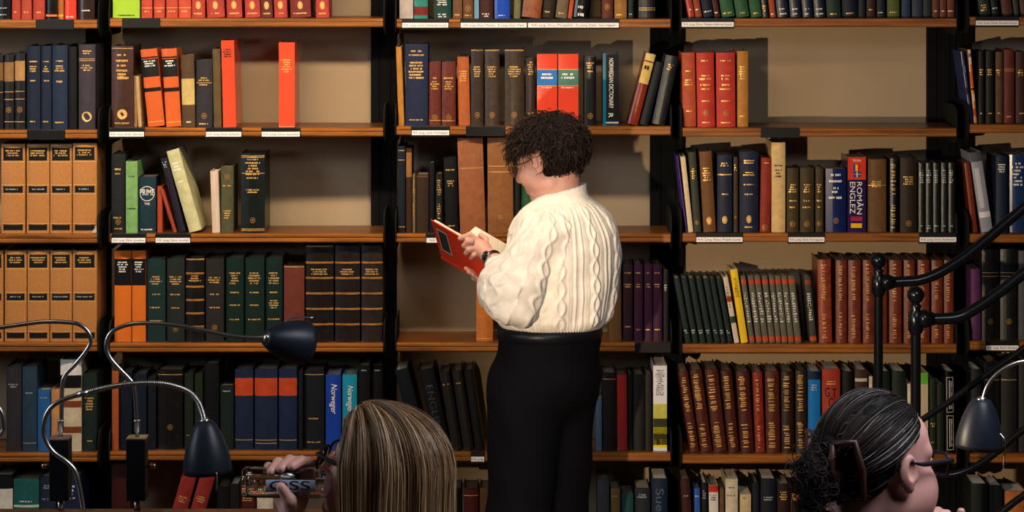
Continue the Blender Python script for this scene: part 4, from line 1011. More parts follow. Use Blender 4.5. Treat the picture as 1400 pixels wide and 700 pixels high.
def reader_body():
    F_ = Field((-.28, 7.0, .02), (.36, 7.95, 1.72), .0034)
    W = add_head(F_, HO1, HM1, .98)
    F_.cap(W(0, -.03, -.05), neckb-V3(0, 0, .03), .053, .058, .02)
    F_.ell(chest, (.17, .105, .18), BM, .03); F_.ell(p_(755, 440), (.15, .105, .15), BM, .03)
    F_.ell(p_(746, 505), (.155, .11, .11), BM, .03)
    for sh, el, wr in ((shL, elL, wrL), (shR, elR, wrR)):
        F_.cap(chest+V3(0, 0, .07), sh, .06, .048, .02); F_.cap(sh, el, .046, .038, .015); F_.cap(el, wr, .036, .025, .012)
    for sgn in (-1, 1):
        hip = p_(746, 530)+lf*.085*sgn; kn = p_(744, 720)+lf*.08*sgn+fd*.02; an = V3(*(p_(748, 890)+lf*.075*sgn)); an[2] = .09
        F_.cap(hip, kn, .082, .055, .02); F_.cap(kn, an, .052, .036, .015); F_.cap(an-V3(0, 0, .045), an+fd*.14-V3(0, 0, .055), .036, .03, .012)
    # left hand: back of the hand to the camera, fingers over the near board
    h0 = wrL; hp = lambda x, y, d: p_(x, y, d)
    F_.cap(h0, hp(655, 338, .0), .025, .021, .012); F_.ell(hp(658, 340, .0), (.030, .015, .026), np.eye(3), .012)
    finger(F_, [hp(654, 329, .0), hp(642, 321, -.01), hp(629, 326, -.005)], .0092)
    finger(F_, [hp(650, 332, -.006), hp(640, 330, -.018), hp(634, 336, -.012)], .0092)
    finger(F_, [hp(650, 338, -.008), hp(641, 341, -.018), hp(637, 346, -.01)], .0088)
    finger(F_, [hp(654, 344, -.008), hp(647, 349, -.014), hp(644, 353, -.008)], .0078)
    finger(F_, [hp(664, 338, .015), hp(664, 327, .035), hp(657, 322, .05)], .0098)
    # right hand: under the book, finger tips showing below it
    F_.cap(wrR, p_(668, 384, .115), .025, .024, .012); F_.ell(p_(660, 380, .12), (.036, .026, .016), np.eye(3), .012)
    for a, b, c in (((655, 378, .10), (646, 372, .075), (637, 367, .065)), ((658, 381, .09), (649, 377, .066), (641, 372, .055)), ((662, 384, .08), (654, 381, .058), (647, 376, .045)), ((666, 388, .075), (660, 386, .052), (653, 381, .036))):
        finger(F_, [p_(*a), p_(*b), p_(*c)], .0082)
    finger(F_, [p_(668, 378, .13), p_(665, 366, .155), p_(655, 355, .16)], .0095)
    return body('body', F_, skin1, reader, 2), W
bd1, W1 = reader_body()
glasses(reader, W1, .044, .036, mat('6a4a34', 'k'), .0016)
def sweater():
    F_ = Field((-.30, 7.02, .95), (.40, 7.90, 1.52), .0038)
    F_.ell(chest, (.19, .15, .19), BM, .03); F_.ell(p_(760, 405, .0), (.185, .155, .14), BM, .05); F_.ell(p_(754, 432), (.172, .152, .06), BM, .03)
    F_.cap(shL+V3(.01, 0, -.01), shR+V3(-.01, 0, -.01), .056, .056, .06); F_.cap(neckb+V3(0, 0, .07), neckb-V3(0, 0, .0), .068, .072, .02)
    F_.cap(shL, elL+V3(-.012, 0, -.02), .060, .075, .008); F_.ell(elL+V3(-.03, .03, .015), (.085, .08, .078), None, .03); F_.cap(elL+V3(-.02, .03, .01), wrL+V3(.012, -.014, -.02), .07, .034, .03)
    F_.cap(shR, elR, .07, .07, .03); F_.cap(elR, wrR+V3(.02, 0, 0), .066, .034, .03)
    W = W1
    F_.cap(neckb+V3(0, 0, .09), neckb+V3(0, 0, .03), .06, .058, .004, True)      # neck opening
    a = p_(735, 267); b = p_(806, 249); d = (b-a)/np.linalg.norm(b-a); n = np.cross(d, V3(0, 1, 0)); n = n if n[2] > 0 else -n
    F_.plane(a, n); F_.plane(p_(754, 445), (-.03, 0, -1))
    rel = lambda v: v-p_(765, 400)
    def disp(v):
        q = rel(v); l = q@lf; f = q@fd; ang = np.arctan2(f, l); z = q[:, 2]
        # arm or torso by distance from arm bones
        def seg(a, b):
            t = np.clip(((v-a)@(b-a))/((b-a)@(b-a)), 0, 1); return np.linalg.norm(v-a-t[:, None]*(b-a), axis=1), t
        d1, t1 = seg(shL, elL); d2, t2 = seg(elL, wrL); arm = (np.minimum(d1, d2) < .096) & (v[:, 2] < 1.40)
        out = np.zeros(len(v))
        # torso: ropes (two crossing sine strands) alternate with rib columns
        u = ang*.165; cell = .062; c = np.round(u/cell); x = u-c*cell
        ropes = np.abs(c) % 2 == 0
        amp = .0125; ph = z*2*math.pi/.105+c*1.7
        r1 = np.exp(-((x-amp*np.sin(ph))/.0055)**2); r2 = np.exp(-((x+amp*np.sin(ph))/.0055)**2)
        tors = np.where(ropes, np.maximum(r1, r2)*.0065, np.maximum(np.exp(-((x-.012)/.0045)**2), np.exp(-((x+.012)/.0045)**2))*.0048)
        edge = np.exp(-((np.abs(x)-.027)/.003)**2)*.002
        # sleeve: ropes running along the arm
        ax = (elL-shL)/np.linalg.norm(elL-shL); w1 = v-shL; az = np.arctan2(w1@np.cross(ax, V3(0, 1, 0)), w1@V3(0, 1, 0)); s_ = w1@ax
        ua = az*.075; ca = np.round(ua/.05); xa = ua-ca*.05; pa = s_*2*math.pi/.1+ca
        sl = np.maximum(np.exp(-((xa-.011*np.sin(pa))/.005)**2), np.exp(-((xa+.011*np.sin(pa))/.005)**2))*.006
        out = np.where(arm, sl, tors+edge)
        # drape: soft folds from the armpit to the hem and around the elbow
        fold = .007*np.sin(u*42+z*9)*np.clip((.14-z)/.25, 0, 1)+.004*np.sin(z*55+ang*4)*np.where(arm, 1, .3)
        fold = fold-.010*np.exp(-((d1-.083)/.010)**2)*(v[:, 2] < 1.37)*(~arm)+np.where(arm, .005*np.sin(s_*75+az*2.5)*np.clip((s_-.1)/.1, 0, 1), 0)
        hem = np.clip((v[:, 2]-(p_(0, 445)[2]))/.03, 0, 1); collar = np.clip((p_(0, 276)[2]-v[:, 2])/.02, 0, 1)
        rib = .0022*np.sin(ang*95)*(1-hem)+.0022*np.sin(ang*60)*(1-collar)
        return out*hem*collar+fold*hem*collar+rib
    return body('sweater', F_, knit, reader, 2, disp)
sweater()
def trousers():
    F_ = Field((-.30, 7.1, .04), (.40, 7.8, 1.10), .006)
    F_.ell(p_(751, 462), (.165, .14, .10), BM, .03); F_.ell(p_(746, 515, .0), (.185, .15, .14), BM, .04)
    for sgn in (-1, 1):
        hip = p_(741, 545)+lf*.075*sgn; kn = p_(742, 700)+lf*.08*sgn+fd*.02; an = p_(748, 900)+lf*.08*sgn; an[2] = .07
        F_.cap(hip, kn, .112, .095, .03); F_.cap(kn, an, .095, .10, .02)
    F_.plane(p_(750, 440), (0, 0, 1)); F_.plane((0, 0, .045), (0, 0, -1))
    return body('trousers', F_, trou, reader, 2, lambda v: .004*np.sin(v[:, 2]*22+v[:, 0]*30)*np.sin(v[:, 0]*17+v[:, 2]*6))
trousers()
def belt():
    pts = []
    for i in range(49):
        a = 2*math.pi*i/48; q = p_(752, 452)+lf*math.cos(a)*.166+fd*math.sin(a)*.141; pts.append(q-np.array(reader.location))
    v = []; f = []
    for q in pts[:-1]:
        c = p_(752, 452)-np.array(reader.location); d = (q-c)/np.linalg.norm(q-c)
        for dz, dr in ((-.018, 0), (-.018, .004), (.018, .004), (.018, 0)): v.append(q+d*dr+V3(0, 0, dz))
    n = 48
    for i in range(n):
        j = (i+1) % n
        for k in range(4): f.append((4*i+k, 4*j+k, 4*j+(k+1) % 4, 4*i+(k+1) % 4))
    mesh('belt', v, f, mat('101219', 'k'), reader, True)
belt()
for sgn in (-1, 1):
    a = p_(748, 890)+lf*.075*sgn; F_ = Field(a*np.array([1, 1, 0])-V3(.2, .2, 0), a*np.array([1, 1, 0])+V3(.2, .25, .14), .006)
    a[2] = .04; F_.cap(a-fd*.04, a+fd*.15-V3(0, 0, .008), .043, .036, .01); F_.plane((0, 0, .003), (0, 0, -1)); body('shoe', F_, mat('0b0b0c', 'G'), reader, 1)
# watch and ring on the left hand
axw = wrL-elL; axw = axw/np.linalg.norm(axw); wc = wrL-axw*.004; lo_ = np.array(reader.location)
strap = lathe('watch', [(.026, -.008), (.0285, -.008), (.0285, .008), (.026, .008), (.026, -.008)], wc-lo_, axw, mat('17130f', 'G'), reader, 30)
nn = V3(-.55, -.8, .25); nn = nn-axw*nn.dot(axw); nn /= np.linalg.norm(nn)
lathe('watch_case', [(0, 0), (.0165, 0), (.0165, .006), (.0145, .0075), (.0145, .006), (0, .006)], wc+nn*.026-lo_, nn, mat('b9b4ae', 'm'), strap, 24)
lathe('watch_face', [(0, .0062), (.0143, .0062), (.0143, .0066), (0, .0066)], wc+nn*.026-lo_, nn, mat('24262c', 'G'), strap, 24)
ra, rb = p_(650, 332, -.006), p_(640, 330, -.018); rd = (rb-ra)/np.linalg.norm(rb-ra)
lathe('finger_ring', [(.0092, -.002), (.0106, -.002), (.0106, .002), (.0092, .002), (.0092, -.002)], ra+rd*.012-lo_, rd, mat('8f9094', 'm'), reader, 18)
def scalp_dirs(n, rng, M, keep):
    out = []
    while len(out) < n:
        q = rng.normal(size=(n, 3)); q /= np.linalg.norm(q, axis=1, keepdims=True); out += [d for d in q if keep(d)]
    return np.array(out[:n])
def curly_hair():
    rng = np.random.default_rng(5); er = V3(.079, .100, .086); ec = V3(0, -.016, .028)
    def keep(d):
        x, y, z = d*er+ec
        if y > .045: return z > .052+(y-.045)*.1
        if y > -.01: return z > .012+max(0, (y-.005))*.9 and not (abs(x) > .05 and y < .035 and z < .044)
        return z > -.05-(-.01-y)*.25 and not (abs(x) > .05 and y > -.042 and z < .044)
    # cushion under the locks
    F_ = Field(HO1-.17, HO1+.17, .004)
    for d in scalp_dirs(420, rng, HM1, keep): F_.ell(HO1+HM1@(ec+d*er*(1.0+.03*rng.random())), (.014+.008*rng.random(),)*3, None, .008)
    body('hair', F_, mat('120c0a', 'v'), reader, 1)
    N = 4200; M = 12; D = scalp_dirs(N, rng, HM1, keep); root = ec+D*er*1.05
    crown = V3(0, -.05, .1); t = root-crown; t -= D*(t*D).sum(1, keepdims=True); t /= np.maximum(np.linalg.norm(t, axis=1, keepdims=True), 1e-6)
    t = t+rng.normal(size=(N, 3))*.35+np.array([0, .25, -.15]); s = np.linspace(0, 1, M)[None, :, None]; L = (.022+.026*rng.random((N, 1, 1)))*np.where(root[:, 2] < .0, .55, 1).reshape(-1, 1, 1)
    b = np.cross(D, t); b /= np.maximum(np.linalg.norm(b, axis=1, keepdims=True), 1e-6); cell = np.floor((D+1)*5.5); ph = ((cell@np.array([12.9, 78.2, 37.7]))%6.3).reshape(-1, 1, 1)+rng.random((N, 1, 1))*.9; am = .004+.006*rng.random((N, 1, 1))
    lift = .012*np.sin(s*math.pi*.9)+.003
    pts = root[:, None]+t[:, None]*L*s+D[:, None]*lift*(.6+.8*rng.random((N, 1, 1)))+(b[:, None]*np.sin(s*9+ph)+D[:, None]*np.cos(s*9+ph)*.6)*am*np.sqrt(s)
    pts = HO1+pts@HM1.T
    strands('hair_locks', pts, .0008+.0012*rng.random(N), hair1, reader)
curly_hair()
# ---- the red book in the reader's hands ---------------------------------------------------------------
Bk = p_(603, 347, .17); Ck = p_(690, 398, .05); Ak = p_(590, 300, .08); Ek = p_(650, 307, .235)
rb_ = empty('book', Bk, 'open red hardback with dark cover label, held by the standing reader', 'book')
def slab(name, o, a, b, th, m, inset=0):
    n = np.cross(a, b); n /= np.linalg.norm(n); a1 = a/np.linalg.norm(a); b1 = b/np.linalg.norm(b); o = o+a1*inset+b1*inset*0; a = a-a1*inset*2; b = b-b1*inset
    v = [o, o+a, o+a+b, o+b]; v = v+[q+n*th for q in v]
    return mesh(name, [Vector(q-Bk) for q in v], [(0, 3, 2, 1), (4, 5, 6, 7), (0, 1, 5, 4), (1, 2, 6, 5), (2, 3, 7, 6), (3, 0, 4, 7)], m, rb_)
sp_ = Ck-Bk; na = Ak-Bk; fa = Ek-Bk; redc = mat('f04420', 'G')
nn_ = np.cross(sp_, na); nn_ /= np.linalg.norm(nn_); sgn = -1 if nn_[1] > 0 else 1          # normal towards the camera side
slab('front_board', Bk, sp_, na, .003*sgn, redc)
ns = -nn_*sgn                        # inwards
slab('page_block', Bk+ns*.001, sp_, na, -.008*sgn, mat('e9dcc6', 'p'), .005)
nf = np.cross(sp_, fa); nf /= np.linalg.norm(nf); sf = 1 if nf[1] > 0 else -1
slab('back_board', Bk+nf*sf*.012, sp_, fa, .003*sf, redc); slab('page_block', Bk+nf*sf*.011, sp_, fa, -.010*sf, mat('ecdfca', 'p'), .005)
slab('spine_strip', Bk-V3(0, 0, .004), sp_, nf*sf*.014+nn_*sgn*.003, .003, redc)
def on_board(u, v, e): return Vector(Bk+sp_*u+na*v+nn_*sgn*(.003+e)-Bk)
def bquad(name, u0, u1, v0, v1, e, m): return mesh(name, [on_board(u0, v0, e), on_board(u1, v0, e), on_board(u1, v1, e), on_board(u0, v1, e)], [(0, 1, 2, 3)], m, rb_)
bquad('label_border', .06, .225, .2, .84, .0006, mat('d9c8b0', 'k')); bquad('cover_label', .075, .21, .24, .8, .001, mat('2c3231', 'k'))
for i in range(7): bquad('label_print', .1+.0*i, .21, .29+i*.07, .305+i*.07, .0014, mat('59635c', 'k'))
# ---- woman drinking from a bottle ---------------------------------------------------------------------
skin2 = mat('d6a190', 's'); skin3 = mat('dba295', 's'); dark_top = mat('0a0b10', 'f'); grey_top = mat('2b2c33', 'f')
def surface_hair(dirs, ell, extra): return dirs*(ell+extra)
YA = 4.5
wa = empty('person', (P(525, 700, YA).x, YA, 0), 'seated woman with long straight blonde hair and glasses drinking from a clear bottle', 'person')
def a_(x, y, dy=0): return np.array(P(x, y, YA+dy))
HMa = frame((-.93, .36), math.radians(17)); HOa = a_(521, 645)
fa_ = V3(-.93, .36, 0); la_ = V3(-.36, -.93, 0); AM = np.stack([la_, fa_, V3(0, 0, 1)], 1)
wr_a = a_(398, 722, .0); sh_a = a_(545, 835, -.12); el_a = a_(440, 905, -.12)
BYa = -.02                                             # bottle axis depth offset
def drinker():
    F_ = Field((HOa[0]-.32, YA-.30, HOa[2]-.62), (HOa[0]+.24, YA+.34, HOa[2]+.16), .0027)
    W = add_head(F_, HOa, HMa, .94)
    nb = HOa+V3(.03, -.01, -.19); F_.cap(W(0, -.035, -.05), nb, .05, .056, .02)
    F_.ell(nb-V3(0, 0, .2), (.17, .10, .2), AM, .03)
    for sg in (-1, 1): F_.cap(nb-V3(0, 0, .04), nb-V3(0, 0, .07)+la_*.16*sg, .05, .05, .03)
    F_.cap(sh_a, el_a, .045, .038, .02); F_.cap(nb-V3(0, 0, .08), sh_a, .05, .045, .02); F_.cap(el_a, wr_a, .037, .024, .012)
    # hand: palm behind and below the bottle, finger tips over its top, thumb across the front
    F_.cap(wr_a, a_(399, 692, .028), .024, .022, .012); F_.ell(a_(398, 676, .028), (.034, .012, .034), None, .012)
    for k, (kx, ky, mx, my, tx, ty, r) in enumerate(((424, 656, 418, 629, 399, 638, .0098), (410, 654, 402, 628, 384, 641, .0098), (394, 656, 386, 631, 370, 645, .0092))):
        F_.chain([a_(kx, ky, .03), a_(mx+4, my+3, .018), a_(mx-6, my+1, -.012), a_(tx, ty, -.036)], [r, r, r*.95, r*.85], .004)
    F_.chain([a_(384, 668, .03), a_(374, 640, .022), a_(367, 638, .0), a_(364, 646, -.02)], [.0085, .0082, .0078, .007], .004)
    F_.chain([a_(402, 700, .0), a_(396, 684, -.045), a_(384, 666, -.052)], [.0145, .0115, .0095], .006)
    return body('body', F_, skin2, wa, 2), W
ba_, Wa = drinker()
glasses(wa, Wa, .05, .036, mat('0d0e12', 'k'), .0026)
F_ = Field((HOa[0]-.2, YA-.32, .45), (HOa[0]+.32, YA+.34, HOa[2]-.14), .006); nb = HOa+V3(.03, -.01, -.19)
F_.ell(nb-V3(0, 0, .22), (.185, .12, .24), AM, .03); F_.ell(nb-V3(0, 0, .5), (.18, .14, .2), AM, .03)
for sg in (-1, 1): F_.cap(nb-V3(0, 0, .05), nb-V3(0, 0, .075)+la_*.165*sg, .062, .06, .03)
F_.cap(sh_a, el_a, .058, .05, .02); body('top', F_, grey_top, wa, 2)
F_ = Field((HOa[0]-.75, YA-.4, .0), (HOa[0]+.32, YA+.6, .75), .012); hp_ = V3(nb[0], nb[1], .52)
F_.ell(hp_, (.19, .15, .12), AM, .04)
for sg in (-1, 1):
    a = hp_+la_*.09*sg; b = a+fa_*.42; c = b*np.array([1, 1, 0])+V3(0, 0, .06); F_.cap(a, b, .085, .06, .02); F_.cap(b, c, .058, .045, .02); F_.cap(c-V3(0, 0, .01), c+fa_*.14-V3(0, 0, .015), .045, .035, .02)
F_.plane((0, 0, .004), (0, 0, -1)); body('trousers', F_, mat('14161c', 'c'), wa, 1)
def long_hair():
    rng = np.random.default_rng(11); yaw = math.atan2(fa_[1], fa_[0]); Hm = np.stack([V3(fa_[1], -fa_[0], 0), fa_, V3(0, 0, 1)], 1)
    ec = V3(0, .0, .006); er = V3(.086, .099, .104); EB = .120
    def path(phi, th0, off, n=20, drop=.30):
        """phi: azimuth from the face direction; runs from the parting over the head and then hangs"""
        th1 = np.radians(np.interp(np.abs(np.degrees(phi)), [40, 75, 110, 180], [70, 86, 94, 98]))[:, None]
        s = np.linspace(0, 1, n)[None, :]; k = np.clip(s/.55, 0, 1); th = th0[:, None]+(th1-th0[:, None])*k
        ph = phi[:, None]+np.sign(phi)[:, None]*.22*np.clip(1-np.abs(phi)[:, None]/2.2, 0, 1)*np.sin(k*math.pi/2)
        hang = np.clip((s-.55)/.45, 0, 1); r = 1+off[:, None]/.1
        dx = np.sin(th)*np.sin(ph); dy = np.sin(th)*np.cos(ph); dz = np.cos(th); al = .42*(1-k)**1.3
        dy, dz = dy*np.cos(al)+dz*np.sin(al), dz*np.cos(al)-dy*np.sin(al)          # parting sits in front of the crown
        be = .25*(1-k); dx, dz = dx*np.cos(be)+dz*np.sin(be), dz*np.cos(be)-dx*np.sin(be)
        x = dx*er[0]*r; y = dy*np.where(dy > 0, er[1], EB)*r; z = dz*er[2]*r
        x = x*(1+.10*hang); y = y*(1-.06*hang)-.03*hang*np.clip(np.cos(ph), 0, 1); z = z-drop*hang
        return np.stack([x, y, z], -1)+ec
    # solid under-layer following the same sweep
    ph = np.concatenate([np.linspace(1.08, math.pi*2-1.08, 150)]); ph = np.where(ph > math.pi, ph-2*math.pi, ph)
    base = path(ph, np.full(150, .06), np.zeros(150)-.001, 26); base = np.concatenate([path(ph, np.full(150, .02), np.full(150, -.016), 26)[:, ::-1], base], 1)
    M_ = base.shape[1]; v = (HOa+base.reshape(-1, 3)@Hm.T)-np.array(wa.location)
    f = [(i*M_+j, i*M_+j+1, (i+1)*M_+j+1, (i+1)*M_+j) for i in range(149) for j in range(M_-1)]+[(i*M_+M_-1, i*M_, (i+1)*M_, (i+1)*M_+M_-1) for i in range(149)]
    npmesh('hair', v, np.array(f), mat('33241a', 'v'), wa)
    N = 7000; phi = rng.uniform(1.02, 2*math.pi-1.02, N); phi = np.where(phi > math.pi, phi-2*math.pi, phi)
    cl = np.round(phi*11+.8*np.sin(phi*5))/16; clump = rng.normal(size=400)
    off = .001+.009*rng.random(N)+.0055*clump[(np.abs(cl*16).astype(int)*2+(cl > 0)) % 400].clip(-1, 1.5)
    pt = path(phi, rng.uniform(.0, .5, N)*(rng.random(N) < .5)+.03, off, 20, .30)
    wob = rng.normal(size=(N, 1, 3))*.004*np.linspace(0, 1, 20)[None, :, None]+np.sin(np.linspace(0, 5, 20)[None, :, None]+rng.random((N, 1, 1))*6)*rng.normal(size=(N, 1, 3))*.0016
    pt = HOa+(pt+wob)@Hm.T
    hi = rng.random(N) < .16
    strands('hair_strands', pt[~hi], .00045+.0005*rng.random((~hi).sum()), mat('8f6e4e', 'h'), wa); strands('highlight_strands', pt[hi], .0004+.0004*rng.random(hi.sum()), mat('bfa480', 'h'), wa)
long_hair()
# bottle
bo = a_(331, 659, BYa); bax = a_(455, 660, BYa)-bo; bl_ = np.linalg.norm(bax); bax = bax/bl_
gl = bpy.data.materials.new('clear_glass'); gl.use_nodes = True; b = gl.node_tree.nodes['Principled BSDF']
b.inputs['Base Color'].default_value = (.96, .98, 1, 1); b.inputs['Transmission Weight'].default_value = 1; b.inputs['Roughness'].default_value = .01; b.inputs['IOR'].default_value = 1.45
wt = gl.copy(); wt.name = 'water'; wt.node_tree.nodes['Principled BSDF'].inputs['IOR'].default_value = 1.33
bt = empty('water_bottle', bo, 'clear glass water bottle marked OSS raised to the drinking woman\'s mouth', 'bottle')
R_ = .0275
lathe('glass_body', [(0, 0), (R_*.75, 0), (R_*.93, .003), (R_, .010), (R_, bl_-.022), (R_*.94, bl_-.012), (R_*.62, bl_-.004), (R_*.55, bl_), (R_*.55, bl_+.006), (R_*.46, bl_+.006), (R_*.46, bl_-.002), (R_*.85, bl_-.014), (R_*.9, bl_-.024), (R_*.9, .014), (R_*.8, .009), (0, .009)], (0, 0, 0), bax, gl, bt, 48)
wp = [(0, .0095)]+[(R_*.895*q, .0095+.005*(q > .9)) for q in (.5, .88, 1)]+[(R_*.895, bl_-.05), (R_*.6, bl_-.05), (0, bl_-.05)]
lathe('water', [(0, .0096), (R_*.79, .0096), (R_*.893, .0145), (R_*.893, bl_-.06), (0, bl_-.06)], (0, 0, 0), bax, wt, bt, 40)
v, f = text_mesh('OSS', 1); xs = [q[0] for q in v]; ys = [q[1] for q in v]; mx, my = (max(xs)+min(xs))/2, (max(ys)+min(ys))/2
sx = .072/(max(xs)-min(xs)); sy = .016/(max(ys)-min(ys)); z_ = V3(0, 0, 1); y_ = V3(0, -1, 0); tv = []
for q in v:
    t = (q[0]-mx)*sx+.088; a = (q[1]-my)*sy/R_+.02; tv.append(Vector(bax*t+(y_*math.cos(a)+z_*math.sin(a))*(R_+.0006)))
refl_v = []
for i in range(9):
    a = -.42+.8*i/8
    for t in (.045, .133): refl_v.append(Vector(bax*t+(y_*math.cos(a)+z_*math.sin(a))*(R_+.0002)))
refl_m = mat('e2e8f2', 'G'); refl_m.node_tree.nodes['Principled BSDF'].inputs['Alpha'].default_value = .7
mesh('painted_reflection', refl_v, [(2*i, 2*i+1, 2*i+3, 2*i+2) for i in range(8)], mat('a9b2c4', 'G'), bt)  # bright reflection on the glass, painted as a pale curved patch behind the letters
mesh('printed_mark', tv, f, mat('20242c', 'k'), bt)
# ---- woman with the claw clip -------------------------------------------------------------------------
YC = 4.3
wc_ = empty('person', (P(1200, 700, YC).x, YC, 0), 'seated woman with dark hair in claw clip, glasses and black top, hand at chin', 'person')
def c_(x, y, dy=0): return np.array(P(x, y, YC+dy))
fc = V3(.82, .57, 0); lc = V3(-.57, .82, 0); CM = np.stack([lc, fc, V3(0, 0, 1)], 1); HMc = frame((.82, .57), math.radians(-4)); HOc = c_(1201, 630)
def clip_woman():
    F_ = Field((HOc[0]-.3, YC-.28, HOc[2]-.60), (HOc[0]+.32, YC+.36, HOc[2]+.15), .0027)
    W = add_head(F_, HOc, HMc, 1.0, 1.08)
    F_.ell(W(.046, .045, -.06), (.03, .042, .04), HMc, .02); F_.ell(W(0, .03, -.112), (.05, .05, .03), HMc, .03)
    nb = HOc+V3(-.055, -.02, -.20); F_.cap(W(0, -.03, -.05), nb, .056, .062, .02); F_.ell(nb-V3(0, 0, .2), (.18, .11, .2), CM, .03)
    for sg in (-1, 1): F_.cap(nb-V3(0, 0, .03), nb-V3(0, 0, .065)+lc*.165*sg, .055, .055, .03)
    shc = nb-V3(0, 0, .075)-lc*.17; elc = c_(1290, 915, -.02); wrc = c_(1296, 770, .03); F_.cap(shc, elc, .048, .04, .02); F_.cap(elc, wrc, .038, .026, .012)
    F_.cap(wrc, c_(1292, 738, .035), .026, .024, .012); F_.ell(c_(1290, 732, .035), (.036, .016, .032), None, .012)
    for a, b, d in (((1277, 722), (1270, 702), (1269, 690)), ((1286, 716), (1282, 700), (1279, 704)), ((1297, 718), (1294, 704), (1291, 710))):
        F_.chain([c_(*a, .035), c_(*b, .02), c_(*d, .004)], [.0095, .009, .0078], .004)
    F_.chain([c_(1304, 728, .035), c_(1311, 712, .03), c_(1314, 700, .02)], [.0095, .0088, .0078], .004)
    F_.chain([c_(1284, 745, .02), c_(1270, 735, -.005), c_(1262, 722, -.01)], [.012, .0105, .009], .006)
    return body('body', F_, skin3, wc_, 2), W, nb, shc, elc
bc_, Wc, nbc, shc, elc = clip_woman()
glasses(wc_, Wc, .052, .038, mat('1b1c26', 'k'), .0028)
F_ = Field((HOc[0]-.35, YC-.34, .45), (HOc[0]+.35, YC+.36, HOc[2]-.07), .006)
F_.ell(nbc-V3(0, 0, .22), (.2, .13, .24), CM, .03); F_.ell(nbc-V3(0, 0, .5), (.19, .15, .2), CM, .03); F_.cap(nbc+V3(-.052, -.026, .07), nbc-V3(0, 0, .04), .06, .08, .03)
for sg in (-1, 1): F_.cap(nbc-V3(0, 0, .035), nbc-V3(0, 0, .07)+lc*.17*sg, .068, .066, .03)
F_.cap(shc, elc, .062, .052, .02); F_.cap(nbc+V3(.02, .01, .12), nbc+V3(0, 0, .02), .07, .056, .006, True); body('top', F_, dark_top, wc_, 2)
F_ = Field((HOc[0]-.35, YC-.4, .0), (HOc[0]+.75, YC+.7, .75), .012); hp_ = V3(nbc[0], nbc[1], .52); F_.ell(hp_, (.2, .16, .12), CM, .04)
for sg in (-1, 1):
    a = hp_+lc*.09*sg; b = a+fc*.42; c = b*np.array([1, 1, 0])+V3(0, 0, .06); F_.cap(a, b, .085, .06, .02); F_.cap(b, c, .058, .045, .02); F_.cap(c-V3(0, 0, .01), c+fc*.14-V3(0, 0, .015), .045, .035, .02)
F_.plane((0, 0, .004), (0, 0, -1)); body('trousers', F_, mat('101116', 'c'), wc_, 1)
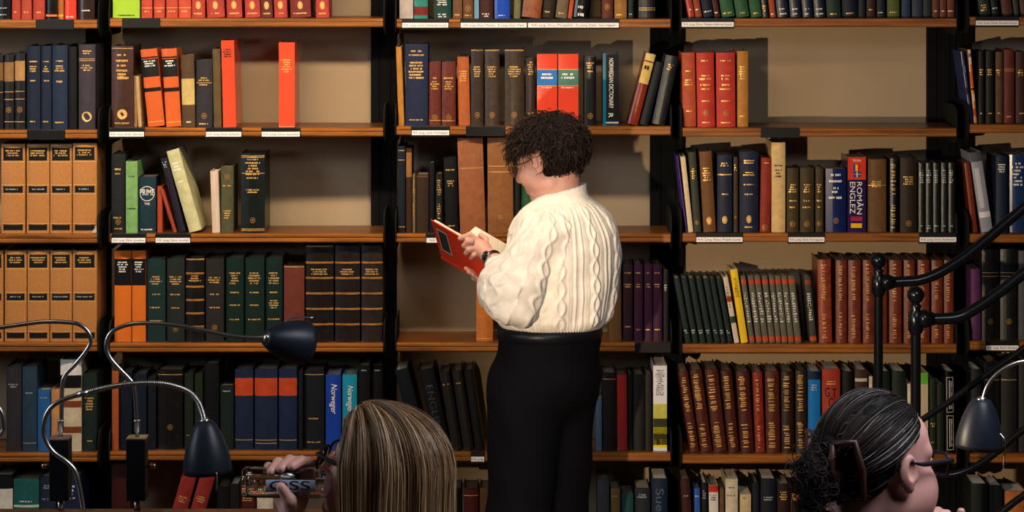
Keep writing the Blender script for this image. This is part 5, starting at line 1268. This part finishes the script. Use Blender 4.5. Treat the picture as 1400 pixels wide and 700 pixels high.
def tied_hair():
    rng = np.random.default_rng(3); ec = V3(0, -.016, .028); er = V3(.078, .097, .084); knot = V3(.0, -.112, -.022); kd = (knot-ec)/er; kd /= np.linalg.norm(kd)
    def keep(d):
        x, y, z = d*er+ec
        if y > .015: return z > .052+(y-.015)*1.0
        if y > -.0: return z > .045+y*.45
        return z > -.03-(-y)*.45 and not (abs(x) > .05 and y > -.036 and z < .044)
    N = 5200; D = scalp_dirs(N, rng, HMc, keep)
    # keep the roots close to the hairline so the locks run the whole way back
    M = 16; s = np.linspace(0, 1, M)[None, :, None]; om = np.arccos(np.clip(D@kd, -1, .999))[:, None, None]
    q = (np.sin((1-s)*om)*D[:, None]+np.sin(s*om)*kd)/np.maximum(np.sin(om), 1e-3)
    lift = (.002+.005*rng.random((N, 1, 1)))+.007*np.sin(s*math.pi)+.003*np.sin(D[:, None, :1]*40)
    pt = ec+q*(er+lift)-np.array([0, 0, .012])*np.sin(s*math.pi)*(np.abs(q[..., :1]) > .3)
    wz = np.exp(-((pt[..., 1]+.006)/.028)**2)*(np.abs(pt[..., 0]) > .045); pt[..., 2] = np.maximum(pt[..., 2], .042*wz-.2*(1-wz))
    pt = pt+rng.normal(size=(N, 1, 3))*.0018*s
    pt = HOc+pt@HMc.T
    # under-layer
    F_ = Field(HOc-.18, HOc+.18, .0035)
    for d in D[:1200]: F_.ell(HOc+HMc@(ec+d*er*.925), (.0085,)*3, None, .010)
    for k in range(26):
        c = knot+V3(rng.normal()*.016, -.022+rng.normal()*.014, -.004+rng.normal()*.022); F_.ell(HOc+HMc@c, (.016,)*3, None, .01)
    body('hair', F_, mat('0d0b0a', 'v'), wc_, 1)
    gy = rng.random(N) < np.clip(.06+.5*(D[:, 1] > .35)*(D[:, 2] < .75), 0, .35)
    strands('hair_strands', pt[~gy], .0004+.0006*rng.random((~gy).sum()), mat('30231f', 'h'), wc_); strands('grey_hair_strands', pt[gy], .00035+.0004*rng.random(gy.sum()), mat('857c78', 'h'), wc_)
    # loose curls of the knot
    n = 900; c0 = knot+np.stack([rng.normal(size=n)*.015, -.03+rng.normal(size=n)*.012, rng.normal(size=n)*.02], 1); dr = rng.normal(size=(n, 3))+np.array([0, -.9, .1]); dr /= np.linalg.norm(dr, axis=1, keepdims=True)
    s2 = np.linspace(0, 1, 16)[None, :, None]; b1 = np.cross(dr, [.3, .5, .8]); b1 /= np.linalg.norm(b1, axis=1, keepdims=True); b2 = np.cross(dr, b1); ph = rng.random((n, 1, 1))*6.3
    loc = c0[:, None]+dr[:, None]*s2*.022+(b1[:, None]*np.sin(s2*6+ph)+b2[:, None]*np.cos(s2*6+ph))*.014*np.sqrt(s2)
    strands('knot_curls', HOc+loc@HMc.T, .0004+.0006*rng.random(n), mat('2a1f1b', 'h'), wc_)
    # claw clip: two hinged jaws with open frames
    cm = mat('3c231b', 'k'); o = np.array(wc_.location); Q = lambda x, y, z: Vector(HOc+HMc@V3(x, y, z)-o)
    cl = None
    for sg in (1, -1):
        fr = [Q(sg*.03, -.135, .04), Q(sg*.058, -.112, .046), Q(sg*.068, -.100, .0), Q(sg*.066, -.092, -.045), Q(sg*.036, -.118, -.058), Q(sg*.034, -.14, .0), Q(sg*.03, -.135, .04)]
        jw = tube('claw_clip' if cl is None else 'jaw', fr, .0062, cm, wc_ if cl is None else cl, 8); cl = cl or jw
        for k in range(5):
            z = .04-.02*k; tube('tooth', [Q(sg*.05, -.106, z), Q(sg*.062, -.085, z-.004), Q(sg*.058, -.068, z-.006)], [.003, .0026, .0012], cm, cl, 6)
    tube('hinge', [Q(-.034, -.14, .0), Q(.034, -.14, .0)], .006, cm, cl, 10)
tied_hair()
